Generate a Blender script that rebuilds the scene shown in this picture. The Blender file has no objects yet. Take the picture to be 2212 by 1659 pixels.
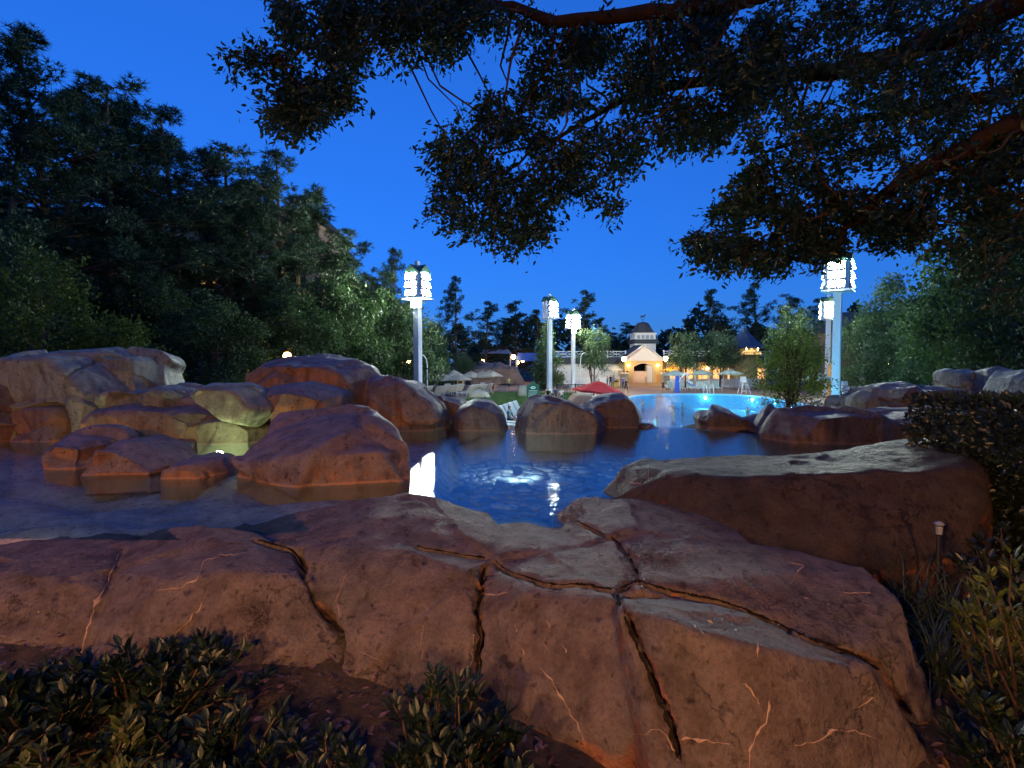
import bpy, bmesh, math, random
import numpy as np
from mathutils import Vector, Matrix, noise, Euler
from mathutils.bvhtree import BVHTree

scene = bpy.context.scene
col = scene.collection
R = math.radians
rng = np.random.default_rng(7)
random.seed(7)

# ------------------------------------------------------------------ camera
CAM_Z = 1.65
PITCH = R(2.375)
F = 1145.0                      # focal length in pixels of the 2212 px wide picture
cd = bpy.data.cameras.new('camera'); cam = bpy.data.objects.new('camera', cd); col.objects.link(cam)
cam.location = (0, 0, CAM_Z); cam.rotation_euler = (R(90) - PITCH, 0, 0)
cd.sensor_fit = 'HORIZONTAL'; cd.sensor_width = 36.0; cd.lens = 36.0 * F / 2212.0
cd.clip_start = 0.05; cd.clip_end = 5000
scene.camera = cam

# ------------------------------------------------------------------ dusk sky (the sun has set)
world = bpy.data.worlds.new('World'); scene.world = world; world.use_nodes = True
wn, wl = world.node_tree.nodes, world.node_tree.links
wn.clear()
wo = wn.new('ShaderNodeOutputWorld'); bg = wn.new('ShaderNodeBackground')
sky = wn.new('ShaderNodeTexSky'); sky.sky_type = 'NISHITA'; sky.sun_disc = False
sky.sun_elevation = R(4.0); sky.sun_rotation = R(150); sky.altitude = 0
sky.air_density = 1.0; sky.dust_density = 0.3; sky.ozone_density = 6.0
tint = wn.new('ShaderNodeMix'); tint.data_type = 'RGBA'; tint.blend_type = 'MULTIPLY'
tint.inputs[0].default_value = 1.0; tint.inputs[7].default_value = (0.56, 1.50, 3.95, 1)          # deep blue of the last light
gam = wn.new('ShaderNodeGamma'); gam.inputs[1].default_value = 0.5
wl.new(sky.outputs[0], gam.inputs[0]); wl.new(gam.outputs[0], tint.inputs[6])
wl.new(tint.outputs[2], bg.inputs[0]); wl.new(bg.outputs[0], wo.inputs[0])
bg.inputs[1].default_value = 0.15

scene.render.engine = 'CYCLES'
scene.view_settings.view_transform = 'Standard'; scene.view_settings.look = 'None'
scene.view_settings.exposure = 0.0; scene.view_settings.gamma = 1.0
cy = scene.cycles
cy.use_denoising = True
try: cy.denoiser = 'OPENIMAGEDENOISE'
except Exception: pass
cy.max_bounces = 6; cy.diffuse_bounces = 2; cy.glossy_bounces = 3; cy.transmission_bounces = 4; cy.transparent_max_bounces = 10
cy.sample_clamp_indirect = 2.0; cy.sample_clamp_direct = 0.0
cy.caustics_reflective = False; cy.caustics_refractive = False

# ------------------------------------------------------------------ helpers
_s, _c = math.sin(PITCH), math.cos(PITCH)
def ray(px, py):
    a = (px - 1106.0) / F; b = (829.5 - py) / F
    return Vector((a, _c + b * _s, -_s + b * _c))
def W(px, py, Y):
    """a place in the world seen at (px, py) that lies Y metres out"""
    r = ray(px, py); k = Y / r.y
    return Vector((r.x * k, Y, CAM_Z + r.z * k))
def G(px, py, z):
    """a place in the world seen at (px, py) that lies at height z"""
    r = ray(px, py); k = (z - CAM_Z) / r.z
    return Vector((r.x * k, r.y * k, z))
def X_at(px, Y): return (px - 1106.0) / F * Y

def tag(o, label=None, cat=None, group=None, kind=None):
    if label: o['label'] = label
    if cat: o['category'] = cat
    if group: o['group'] = group
    if kind: o['kind'] = kind
    return o
def empty(name, loc, rz=0.0):
    o = bpy.data.objects.new(name, None); col.objects.link(o)
    o.location = loc; o.rotation_euler = (0, 0, rz); o.empty_display_size = 0.2
    return o
def link(name, me, mat=None, parent=None, smooth=False):
    o = bpy.data.objects.new(name, me); col.objects.link(o)
    if mat is not None:
        ms = mat if isinstance(mat, (list, tuple)) else [mat]
        if not me.materials:
            for m in ms: me.materials.append(M[m] if isinstance(m, str) else m)
    if smooth: me.polygons.foreach_set('use_smooth', [True] * len(me.polygons))
    if parent is not None: o.parent = parent
    return o
def np_mesh(name, V, Fc):
    """V: (n,3); Fc: (m,k) all faces with k corners"""
    V = np.asarray(V, np.float32); Fc = np.asarray(Fc, np.int32)
    me = bpy.data.meshes.new(name); k = Fc.shape[1]
    me.vertices.add(len(V)); me.vertices.foreach_set('co', V.ravel())
    me.loops.add(Fc.size); me.loops.foreach_set('vertex_index', Fc.ravel())
    me.polygons.add(len(Fc)); me.polygons.foreach_set('loop_start', np.arange(0, Fc.size, k, dtype=np.int32))
    me.polygons.foreach_set('loop_total', np.full(len(Fc), k, np.int32))
    me.update(calc_edges=True)
    return me
def copy_tree(o, parent=None):
    c = o.copy(); col.objects.link(c); c.parent = parent
    for ch in list(o.children): copy_tree(ch, c)
    return c
def place(proto, used, loc, rz=0.0, label=None, group=None, scale=None):
    o = proto if not used else copy_tree(proto)
    o.location = loc; o.rotation_euler = (0, 0, rz)
    if scale: o.scale = (scale,) * 3 if not isinstance(scale, tuple) else scale
    if label: o['label'] = label
    if group: o['group'] = group
    return o

class MB:
    def __init__(self): self.v = []; self.f = []; self.m = []; self.cur = 0
    def _add(self, vs, fs):
        b = len(self.v); self.v += [tuple(p) for p in vs]
        for f in fs: self.f.append([i + b for i in f]); self.m.append(self.cur)
        return self
    def box(self, x0, x1, y0, y1, z0, z1):
        return self._add([(x0,y0,z0),(x1,y0,z0),(x1,y1,z0),(x0,y1,z0),(x0,y0,z1),(x1,y0,z1),(x1,y1,z1),(x0,y1,z1)],
                         [(0,3,2,1),(4,5,6,7),(0,1,5,4),(1,2,6,5),(2,3,7,6),(3,0,4,7)])
    def bar(self, a, b, r, n=6, r2=None, cap=True):
        a = Vector(a); b = Vector(b); d = (b - a)
        if d.length < 1e-6: return self
        d.normalize(); u = d.orthogonal().normalized(); w = d.cross(u); r2 = r if r2 is None else r2
        vs = []
        for p, rr in ((a, r), (b, r2)):
            for i in range(n):
                t = 2 * math.pi * (i + .5) / n
                vs.append(p + u * (math.cos(t) * rr) + w * (math.sin(t) * rr))
        fs = [(i, (i + 1) % n, n + (i + 1) % n, n + i) for i in range(n)]
        if cap: fs += [tuple(range(n - 1, -1, -1)), tuple(range(n, 2 * n))]
        return self._add(vs, fs)
    def tube(self, pts, rads, n=8):
        pts = [Vector(p) for p in pts]
        if not isinstance(rads, (list, tuple)): rads = [rads] * len(pts)
        vs = []; u = None
        for i, p in enumerate(pts):
            d = (pts[min(i + 1, len(pts) - 1)] - pts[max(i - 1, 0)]).normalized()
            u = d.orthogonal().normalized() if u is None else (u - d * u.dot(d)).normalized()
            w = d.cross(u)
            for k in range(n):
                t = 2 * math.pi * k / n
                vs.append(p + u * (math.cos(t) * rads[i]) + w * (math.sin(t) * rads[i]))
        fs = []
        for i in range(len(pts) - 1):
            for k in range(n):
                fs.append((i*n+k, i*n+(k+1)%n, (i+1)*n+(k+1)%n, (i+1)*n+k))
        fs += [tuple(range(n - 1, -1, -1)), tuple(range((len(pts)-1)*n, len(pts)*n))]
        return self._add(vs, fs)
    def lathe(self, prof, n=16, c=(0, 0, 0), cap=True):
        vs = []; fs = []
        for r, z in prof:
            for k in range(n):
                t = 2 * math.pi * k / n
                vs.append((c[0] + r * math.cos(t), c[1] + r * math.sin(t), c[2] + z))
        for i in range(len(prof) - 1):
            for k in range(n): fs.append((i*n+k, i*n+(k+1)%n, (i+1)*n+(k+1)%n, (i+1)*n+k))
        if cap: fs += [tuple(range(n - 1, -1, -1)), tuple(range((len(prof)-1)*n, len(prof)*n))]
        return self._add(vs, fs)
    def ball(self, c, r, n=12, m=8, sz=1.0):
        prof = [(max(1e-4, r * math.sin(math.pi * i / m)), -r * sz * math.cos(math.pi * i / m)) for i in range(m + 1)]
        return self.lathe(prof, n, c, cap=False)
    def prism(self, poly, y0, y1):
        """poly in (x, z), extruded along y"""
        n = len(poly); vs = [(x, y0, z) for x, z in poly] + [(x, y1, z) for x, z in poly]
        return self._add(vs, [tuple(range(n)), tuple(range(2*n-1, n-1, -1))] + [(i, n+i, n+(i+1)%n, (i+1)%n) for i in range(n)])
    def quad(self, a, b, c, d): return self._add([a, b, c, d], [(0, 1, 2, 3)])
    def build(self, name, mat, parent=None, smooth=False):
        me = bpy.data.meshes.new(name); me.from_pydata(self.v, [], self.f); me.update()
        o = link(name, me, mat, parent)
        if len(me.materials) > 1: me.polygons.foreach_set('material_index', self.m)
        bm = bmesh.new(); bm.from_mesh(me); bmesh.ops.recalc_face_normals(bm, faces=bm.faces); bm.to_mesh(me); bm.free()
        if smooth: me.polygons.foreach_set('use_smooth', [True] * len(me.polygons))
        return o

# ------------------------------------------------------------------ materials
M = {}
def mat_new(name):
    m = bpy.data.materials.new(name); m.use_nodes = True; M[name] = m
    n, l = m.node_tree.nodes, m.node_tree.links; n.clear()
    out = n.new('ShaderNodeOutputMaterial')
    return m, n, l, out
def N(n, t, **kw):
    d = n.new(t)
    for k, v in kw.items():
        if k.startswith('i_'):
            key = k[2:]; d.inputs[int(key) if key.isdigit() else key].default_value = v
        else: setattr(d, k, v)
    return d
def ramp(n, stops):
    r = n.new('ShaderNodeValToRGB'); e = r.color_ramp.elements
    while len(e) < len(stops): e.new(0.5)
    for i, (p, c) in enumerate(stops): e[i].position = p; e[i].color = (*c, 1) if len(c) == 3 else c
    return r
def noise_tex(n, l, scale, detail=6, rough=0.6, vec=None, dist=0.0):
    t = N(n, 'ShaderNodeTexNoise'); t.inputs['Scale'].default_value = scale
    t.inputs['Detail'].default_value = detail; t.inputs['Roughness'].default_value = rough
    t.inputs['Distortion'].default_value = dist
    if vec is not None: l.new(vec, t.inputs['Vector'])
    return t
def plain(name, c, rough=0.6, spec=0.3, var=0.15, scale=6.0, metal=0.0, bump=0.0):
    """a base colour with soft wear"""
    m, n, l, out = mat_new(name)
    p = N(n, 'ShaderNodeBsdfPrincipled'); p.inputs['Roughness'].default_value = rough
    p.inputs['Specular IOR Level'].default_value = spec; p.inputs['Metallic'].default_value = metal
    tc = N(n, 'ShaderNodeTexCoord')
    t = noise_tex(n, l, scale, 6, 0.65, tc.outputs['Object'])
    r = ramp(n, [(0.3, tuple(x * (1 - var) for x in c)), (0.7, tuple(min(1, x * (1 + var)) for x in c))])
    l.new(t.outputs['Fac'], r.inputs[0]); l.new(r.outputs[0], p.inputs['Base Color'])
    if bump:
        b = N(n, 'ShaderNodeBump'); b.inputs['Strength'].default_value = bump; b.inputs['Distance'].default_value = 0.02
        t2 = noise_tex(n, l, scale * 5, 6, 0.6, tc.outputs['Object']); l.new(t2.outputs['Fac'], b.inputs['Height'])
        l.new(b.outputs[0], p.inputs['Normal'])
    l.new(p.outputs[0], out.inputs[0]); return m
def glow(name, c, s):
    m, n, l, out = mat_new(name)
    e = N(n, 'ShaderNodeEmission'); e.inputs[0].default_value = (*c, 1); e.inputs[1].default_value = s
    l.new(e.outputs[0], out.inputs[0]); return m
def leafmat(name, c1, c2, trans=0.35, rough=0.5, scale=1.3, gloss=0.12):
    m, n, l, out = mat_new(name)
    g = N(n, 'ShaderNodeNewGeometry')
    t = noise_tex(n, l, scale, 3, 0.6, g.outputs['Position'])
    t2 = noise_tex(n, l, scale * 14, 2, 0.5, g.outputs['Position'])
    a = N(n, 'ShaderNodeMath', operation='ADD'); a.use_clamp = False
    mu = N(n, 'ShaderNodeMath', operation='MULTIPLY_ADD'); mu.inputs[1].default_value = 0.8; mu.inputs[2].default_value = -0.4
    l.new(t2.outputs['Fac'], mu.inputs[0]); l.new(t.outputs['Fac'], a.inputs[0]); l.new(mu.outputs[0], a.inputs[1])
    r = ramp(n, [(0.3, c1), (0.68, c2)]); l.new(a.outputs[0], r.inputs[0])
    d = N(n, 'ShaderNodeBsdfDiffuse'); tr = N(n, 'ShaderNodeBsdfTranslucent'); gl = N(n, 'ShaderNodeBsdfGlossy')
    gl.inputs['Roughness'].default_value = rough; gl.inputs['Color'].default_value = (0.5, 0.5, 0.5, 1)
    l.new(r.outputs[0], d.inputs[0]); l.new(r.outputs[0], tr.inputs[0])
    m1 = N(n, 'ShaderNodeMixShader'); m1.inputs[0].default_value = trans; l.new(d.outputs[0], m1.inputs[1]); l.new(tr.outputs[0], m1.inputs[2])
    m2 = N(n, 'ShaderNodeMixShader'); m2.inputs[0].default_value = gloss; l.new(m1.outputs[0], m2.inputs[1]); l.new(gl.outputs[0], m2.inputs[2])
    l.new(m2.outputs[0], out.inputs[0]); return m

def rockmat(name, dark, mid, pale, patina, pat_amt=0.75, waterline=False, seed=0.0, bump=0.55, pat_rough=0.55):
    m, n, l, out = mat_new(name)
    g = N(n, 'ShaderNodeNewGeometry')
    mp = N(n, 'ShaderNodeMapping'); mp.inputs['Location'].default_value = (seed, seed * 2, 0)
    l.new(g.outputs['Position'], mp.inputs['Vector'])
    v = mp.outputs[0]
    big = noise_tex(n, l, 1.1, 5, 0.6, v, 0.4)
    md = noise_tex(n, l, 6.0, 8, 0.7, v, 0.2)
    fine = noise_tex(n, l, 55.0, 5, 0.75, v)
    # vertical run-off streaks: noise stretched along z
    ms = N(n, 'ShaderNodeMapping'); ms.inputs['Scale'].default_value = (7.0, 7.0, 0.7); l.new(g.outputs['Position'], ms.inputs['Vector'])
    st = noise_tex(n, l, 1.0, 4, 0.6, ms.outputs[0])
    r1 = ramp(n, [(0.30, dark), (0.5, mid), (0.72, pale)])
    sm = N(n, 'ShaderNodeMath', operation='MULTIPLY_ADD'); sm.inputs[1].default_value = 0.6; l.new(big.outputs['Fac'], sm.inputs[0])
    s2 = N(n, 'ShaderNodeMath', operation='MULTIPLY_ADD'); s2.inputs[1].default_value = 0.4; l.new(md.outputs['Fac'], s2.inputs[0]); l.new(s2.outputs[0], sm.inputs[2])
    l.new(sm.outputs[0], r1.inputs[0])
    # streaks darken
    rs = ramp(n, [(0.38, (0.42, 0.36, 0.36)), (0.56, (1, 1, 1))]); l.new(st.outputs['Fac'], rs.inputs[0])
    mx = N(n, 'ShaderNodeMix', data_type='RGBA', blend_type='MULTIPLY'); mx.inputs[0].default_value = 0.8
    bl = noise_tex(n, l, 0.85, 4, 0.55, v, 0.8); blr = N(n, 'ShaderNodeMapRange'); blr.inputs['From Min'].default_value = 0.50; blr.inputs['From Max'].default_value = 0.60; blr.inputs['To Max'].default_value = 0.7; l.new(bl.outputs['Fac'], blr.inputs['Value'])
    mb_ = N(n, 'ShaderNodeMix', data_type='RGBA'); l.new(blr.outputs[0], mb_.inputs[0]); l.new(r1.outputs[0], mb_.inputs[6]); mb_.inputs[7].default_value = (*[x * .75 + y * .1 for x, y in zip(patina, mid)], 1)   # blotches of old grey crust
    l.new(mb_.outputs[2], mx.inputs[6]); l.new(rs.outputs[0], mx.inputs[7])
    # speckle
    rf = ramp(n, [(0.32, (0.55, 0.55, 0.55)), (0.5, (1, 1, 1)), (0.72, (1.25, 1.22, 1.2))]); l.new(fine.outputs['Fac'], rf.inputs[0])
    mf = N(n, 'ShaderNodeMix', data_type='RGBA', blend_type='MULTIPLY'); mf.inputs[0].default_value = 0.7
    l.new(mx.outputs[2], mf.inputs[6]); l.new(rf.outputs[0], mf.inputs[7])
    # pits and hairline cracks
    pn = noise_tex(n, l, 17.0, 3, 0.55, v, 0.3); pr_ = ramp(n, [(0.60, (1, 1, 1)), (0.70, (0.25, 0.22, 0.2))]); l.new(pn.outputs['Fac'], pr_.inputs[0])
    vw = N(n, 'ShaderNodeTexVoronoi', feature='DISTANCE_TO_EDGE'); vw.inputs['Scale'].default_value = 1.7
    wv_ = N(n, 'ShaderNodeVectorMath', operation='MULTIPLY_ADD'); wv_.inputs[1].default_value = (0.5, 0.5, 0.5); l.new(md.outputs['Color'], wv_.inputs[0]); l.new(v, wv_.inputs[2]); l.new(wv_.outputs[0], vw.inputs['Vector'])
    cr_ = ramp(n, [(0.0, (0.2, 0.17, 0.16)), (0.012, (1, 1, 1))]); l.new(vw.outputs['Distance'], cr_.inputs[0])
    cm = N(n, 'ShaderNodeMix', data_type='RGBA'); cmr = N(n, 'ShaderNodeMapRange'); cmr.inputs['From Min'].default_value = 0.50; cmr.inputs['From Max'].default_value = 0.58; l.new(big.outputs['Fac'], cmr.inputs['Value'])
    l.new(cmr.outputs[0], cm.inputs[0]); cm.inputs[6].default_value = (1, 1, 1, 1); l.new(cr_.outputs[0], cm.inputs[7])
    dk = N(n, 'ShaderNodeMix', data_type='RGBA', blend_type='MULTIPLY'); dk.inputs[0].default_value = 1.0; l.new(pr_.outputs[0], dk.inputs[6]); l.new(cm.outputs[2], dk.inputs[7])
    # grey weathered crust on what faces up
    sx = N(n, 'ShaderNodeSeparateXYZ'); l.new(g.outputs['Normal'], sx.inputs[0])
    an = N(n, 'ShaderNodeMath', operation='MULTIPLY_ADD'); an.inputs[1].default_value = 1.5; an.inputs[2].default_value = -0.75; l.new(sm.outputs[0], an.inputs[0])
    ad = N(n, 'ShaderNodeMath', operation='ADD'); l.new(sx.outputs[2], ad.inputs[0]); l.new(an.outputs[0], ad.inputs[1])
    mr = N(n, 'ShaderNodeMapRange'); mr.inputs['From Min'].default_value = 0.64; mr.inputs['From Max'].default_value = 0.84; mr.inputs['To Max'].default_value = pat_amt
    l.new(ad.outputs[0], mr.inputs['Value'])
    rp = ramp(n, [(0.35, tuple(x * 0.45 for x in patina)), (0.52, patina), (0.7, tuple(min(1, x * 1.5) for x in patina))])
    l.new(md.outputs['Fac'], rp.inputs[0])
    mp2 = N(n, 'ShaderNodeMix', data_type='RGBA', blend_type='MULTIPLY'); mp2.inputs[0].default_value = 0.8
    l.new(rp.outputs[0], mp2.inputs[6]); l.new(rf.outputs[0], mp2.inputs[7])
    mc = N(n, 'ShaderNodeMix', data_type='RGBA'); l.new(mr.outputs[0], mc.inputs[0]); l.new(mf.outputs[2], mc.inputs[6]); l.new(mp2.outputs[2], mc.inputs[7])
    mk = N(n, 'ShaderNodeMix', data_type='RGBA', blend_type='MULTIPLY'); mk.inputs[0].default_value = 0.75; l.new(mc.outputs[2], mk.inputs[6]); l.new(dk.outputs[2], mk.inputs[7])
    colr = mk.outputs[2]
    if waterline:
        sz = N(n, 'ShaderNodeSeparateXYZ'); l.new(g.outputs['Position'], sz.inputs[0])
        wob = N(n, 'ShaderNodeMath', operation='MULTIPLY_ADD'); wob.inputs[1].default_value = 0.09; l.new(md.outputs['Fac'], wob.inputs[0]); l.new(sz.outputs[2], wob.inputs[2])
        wr = ramp(n, [(0.0, (0.5, 0.5, 0.5)), (0.50, (0.5,) * 3), (0.52, (0.55,) * 3), (0.56, (0.55,) * 3), (0.66, (0,) * 3)])
        w2 = N(n, 'ShaderNodeMapRange'); w2.inputs['From Min'].default_value = 0.44; w2.inputs['From Max'].default_value = 0.64; l.new(wob.outputs[0], w2.inputs['Value'])
        l.new(w2.outputs[0], wr.inputs[0])
        mw = N(n, 'ShaderNodeMix', data_type='RGBA'); mw.inputs[7].default_value = (*[min(1, x * 1.5) for x in pale], 1)
        l.new(wr.outputs[0], mw.inputs[0]); l.new(colr, mw.inputs[6]); colr = mw.outputs[2]
    p = N(n, 'ShaderNodeBsdfPrincipled'); p.inputs['Specular IOR Level'].default_value = 0.3
    l.new(colr, p.inputs['Base Color'])
    ro = N(n, 'ShaderNodeMapRange'); ro.inputs['To Min'].default_value = 0.85; ro.inputs['To Max'].default_value = pat_rough; l.new(mr.outputs[0], ro.inputs['Value'])
    l.new(ro.outputs[0], p.inputs['Roughness'])
    hb = N(n, 'ShaderNodeMath', operation='MULTIPLY_ADD'); hb.inputs[1].default_value = 0.34; l.new(fine.outputs['Fac'], hb.inputs[0])
    l.new(md.outputs['Fac'], hb.inputs[2])
    bw = N(n, 'ShaderNodeRGBToBW'); l.new(dk.outputs[2], bw.inputs[0])
    hc_ = N(n, 'ShaderNodeMath', operation='MULTIPLY_ADD'); hc_.inputs[1].default_value = 0.22; l.new(bw.outputs[0], hc_.inputs[0]); l.new(hb.outputs[0], hc_.inputs[2])
    b = N(n, 'ShaderNodeBump'); b.inputs['Strength'].default_value = bump; b.inputs['Distance'].default_value = 0.05
    l.new(hc_.outputs[0], b.inputs['Height']); l.new(b.outputs[0], p.inputs['Normal'])
    l.new(p.outputs[0], out.inputs[0]); return m

rockmat('red_rock', (0.13, 0.048, 0.028), (0.27, 0.096, 0.052), (0.37, 0.160, 0.095), (0.135, 0.115, 0.110), 0.88, False, 0.0, 0.9, 0.72)
rockmat('ledge_stone', (0.12, 0.038, 0.019), (0.25, 0.078, 0.035), (0.34, 0.13, 0.07), (0.042, 0.036, 0.033), 0.92, False, 6.4, 0.95, 0.62)
rockmat('pool_rock', (0.16, 0.066, 0.036), (0.29, 0.120, 0.058), (0.38, 0.19, 0.11), (0.17, 0.14, 0.135), 0.75, True, 3.7)
rockmat('grey_rock', (0.10, 0.095, 0.075), (0.20, 0.20, 0.155), (0.33, 0.33, 0.27), (0.20, 0.205, 0.165), 0.7, True, 9.1)
rockmat('dark_rock', (0.075, 0.05, 0.042), (0.15, 0.09, 0.07), (0.24, 0.15, 0.11), (0.14, 0.125, 0.125), 0.7, True, 5.3)
rockmat('bed_rock', (0.07, 0.055, 0.05), (0.36, 0.28, 0.24), (0.62, 0.50, 0.44), (0.52, 0.44, 0.41), 0.6, False, 1.9)

# ------------------------------------------------------------------ rock builder
def hull_mesh(groups):
    me = bpy.data.meshes.new('hulls'); out = bmesh.new()
    for pts in groups:
        bm = bmesh.new()
        vs = [bm.verts.new(p) for p in pts]
        res = bmesh.ops.convex_hull(bm, input=vs)
        dead = [e for e in res['geom_interior'] + res['geom_unused'] if isinstance(e, bmesh.types.BMVert)]
        if dead: bmesh.ops.delete(bm, geom=list(set(dead)), context='VERTS')
        tmp = bpy.data.meshes.new('t'); bm.to_mesh(tmp); bm.free(); out.from_mesh(tmp); bpy.data.meshes.remove(tmp)
    out.to_mesh(me); out.free(); return me
BV = {}
def rock(name, label, groups, mat, voxel=0.05, smooth=5, amp=0.05, freq=1.3, seed=0, facet=0.10, groove=0.5, cat='rock', group=None, bvh=False, grow=0.0, rough_=0.22, cracks=()):
    if grow:
        gg = []
        for pts in groups:
            c = sum((Vector(p) for p in pts), Vector()) / len(pts)
            gg.append([Vector(p) + Vector((p.x - c.x, p.y - c.y, 0)).normalized() * grow for p in pts])
        groups = gg
    me0 = hull_mesh(groups)
    o = bpy.data.objects.new('tmp_rock', me0); col.objects.link(o)
    rm = o.modifiers.new('r', 'REMESH'); rm.mode = 'VOXEL'; rm.voxel_size = voxel
    s = o.modifiers.new('s', 'SMOOTH'); s.factor = 0.5; s.iterations = smooth
    dg = bpy.context.evaluated_depsgraph_get(); dg.update()
    me = bpy.data.meshes.new_from_object(o.evaluated_get(dg))
    bpy.data.objects.remove(o); bpy.data.meshes.remove(me0)
    n = len(me.vertices); V = np.empty(n * 3, np.float32); me.vertices.foreach_get('co', V); V = V.reshape(-1, 3)
    NN = np.empty(n * 3, np.float32); me.vertices.foreach_get('normal', NN); NN = NN.reshape(-1, 3)
    off = Vector((seed * 7.31, seed * 3.17, seed * 1.93)); d = np.zeros(n, np.float32)
    fr, vo = noise.fractal, noise.voronoi
    for i in range(n):
        p = Vector(V[i]); q = p * freq + off
        h = fr(q, 0.9, 2.0, 3) * amp * 0.6 + fr(q * 4.3, 0.75, 2.2, 4) * amp * rough_
        if facet or groove:
            w = q * 0.8 + noise.noise_vector(q * 1.3) * 0.22
            ds, ps = vo(w)
            c0 = ps[0]
            hd = Vector((math.sin(c0.x * 12.9 + c0.y * 78.2), math.sin(c0.y * 37.7 + c0.z * 11.1), math.sin(c0.z * 93.9 + c0.x * 45.3)))
            gap = ds[1] - ds[0]
            k = min(1.0, gap / 0.06)
            h += (w - c0).dot(hd) * facet * k / freq
            if groove: h -= amp * groove * math.exp(-(gap / 0.022) ** 2) * max(0.0, noise.noise(q * 0.9 + Vector((5, 5, 5))) + 0.1) * 2.5
        d[i] = h
    V = V + NN * d[:, None]
    if cracks:      # open cracks: drape each line on the stone, then sink what lies beside it
        tree = BVHTree.FromPolygons([Vector(x) for x in V], [tuple(p.vertices) for p in me.polygons])
        me.vertices.foreach_set('co', V.astype(np.float32).ravel()); me.update(); me.vertices.foreach_get('normal', NNf := np.empty(n * 3, np.float32)); NN = NNf.reshape(-1, 3)
        for line, deep, wide in cracks:
            H = []
            for (x0, y0), (x1, y1) in zip(line[:-1], line[1:]):
                k = max(2, int(math.hypot(x1 - x0, y1 - y0) / 3))
                for i in range(k):
                    x, y = x0 + (x1 - x0) * i / k, y0 + (y1 - y0) * i / k
                    x += 7 * noise.noise(Vector((x * .05, y * .05, 2))); y += 5 * noise.noise(Vector((x * .05, y * .05, 8)))
                    h = tree.ray_cast(cam.location, ray(x, y).normalized())[0]
                    if h is not None: H.append(h)
            H = np.array([h[:] for h in H], np.float32); near = np.full(n, 9.0, np.float32); at_ = np.zeros(n)
            for i, h in enumerate(H):
                dd = np.linalg.norm(V - h, axis=1); m_ = dd < near; near[m_] = dd[m_]; at_[m_] = i / max(1, len(H) - 1)
            taper = np.clip(np.minimum(at_, 1 - at_) * 7 + .25, 0, 1)
            V = V - NN * (deep * taper * (np.exp(-(near / (wide * .78)) ** 2) + .06 * np.exp(-(near / (wide * 3.2)) ** 2)))[:, None]
    org = np.array([V[:, 0].mean(), V[:, 1].mean(), V[:, 2].min()], np.float32)
    me.vertices.foreach_set('co', (V - org).ravel()); me.update()
    ob = link(name, me, mat, None, True); ob.location = org.tolist()
    if bvh:
        Fs = [tuple(p.vertices) for p in me.polygons]
        BV[bvh] = (BVHTree.FromPolygons([Vector(x) for x in V], Fs), ob, Vector(org.tolist()))
    tag(ob, label, cat, group)
    return ob
def boulder(outline, Y, thick, base=None, lean=0.0, extra=()):
    """a boulder whose outline stands Y metres out; base = height it is sunk to"""
    P = [W(x, y, Y + lean * (900 - y) / 100.0) for x, y in outline]
    c = sum(P, Vector()) / len(P)
    g = []
    for p in P:
        g.append(p)
        q = c + (p - c) * 0.72; g.append(q + Vector((0, -thick * 0.42, 0))); g.append(q + Vector((0, thick * 0.55, 0)))
    for e in extra: g.append(W(*e))
    if base is not None:
        zmin = min(p.z for p in P); low = [p for p in g if p.z < zmin + 0.35 * (max(q.z for q in P) - zmin)]
        g += [Vector((p.x, p.y, base)) for p in low]
    return g
def block(pts, down=None, back=0.0):
    g = [W(*p) for p in pts]
    if down is not None:
        g += [Vector((p.x, p.y, down)) for p in list(g)]
    if back: g += [p + Vector((0, back, 0)) for p in list(g)]
    return g
# ------------------------------------------------------------------ ground, patio, pools
WATER_Z, PATIO_Z, POOL_Z = 0.50, -1.80, -1.92
def sstep(a, b, x):
    t = np.clip((x - a) / (b - a), 0, 1); return t * t * (3 - 2 * t)
POOL = [(6.3,26.5),(7.2,33),(8.6,42),(10.8,50),(13.2,55.5),(17,57.2),(21,57.4),(24.0,56.0),(25.2,52),(24.6,47.5),(23.6,42.5),(23.0,36),(22,29),(17,24),(11,22.8),(7.4,24)]
def smooth_loop(P, k=3):
    P = [np.array(p, float) for p in P]
    for _ in range(k):
        Q = []
        for i in range(len(P)):
            a, b = P[i], P[(i + 1) % len(P)]; Q += [a * .75 + b * .25, a * .25 + b * .75]
        P = Q
    return P
POOLS = smooth_loop(POOL, 2)
_pc = sum(POOLS) / len(POOLS)
def inside(poly, x, y):
    r = np.zeros(np.shape(x), bool); n = len(poly); j = n - 1
    for i in range(n):
        xi, yi = poly[i]; xj, yj = poly[j]
        r ^= ((yi > y) != (yj > y)) & (x < (xj - xi) * (y - yi) / (yj - yi + 1e-12) + xi); j = i
    return r
def terr(x, y):
    x = np.asarray(x, float); y = np.asarray(y, float)
    start = 10.6 + 3.4 * sstep(9, 13, x)
    s = sstep(start, start + 6.0, y)
    left = sstep(-0.30, -0.48, x / np.maximum(y, 1.0)) * (1 - sstep(60, 80, y))
    z = -1.86 * s * (1 - left)
    z = z + 0.26 * np.exp(-((y - 3.3) / 0.55) ** 2) * sstep(-6, -4, x) * (1 - sstep(1.6, 2.1, x))
    z = z + 0.45 * sstep(2.6, 4.2, x) * sstep(3.0, 5.5, y) * (1 - s)
    z = z - 0.05 * sstep(1.5, 0.3, y)
    return z
def tz(x, y): return float(terr(x, y))

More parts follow.
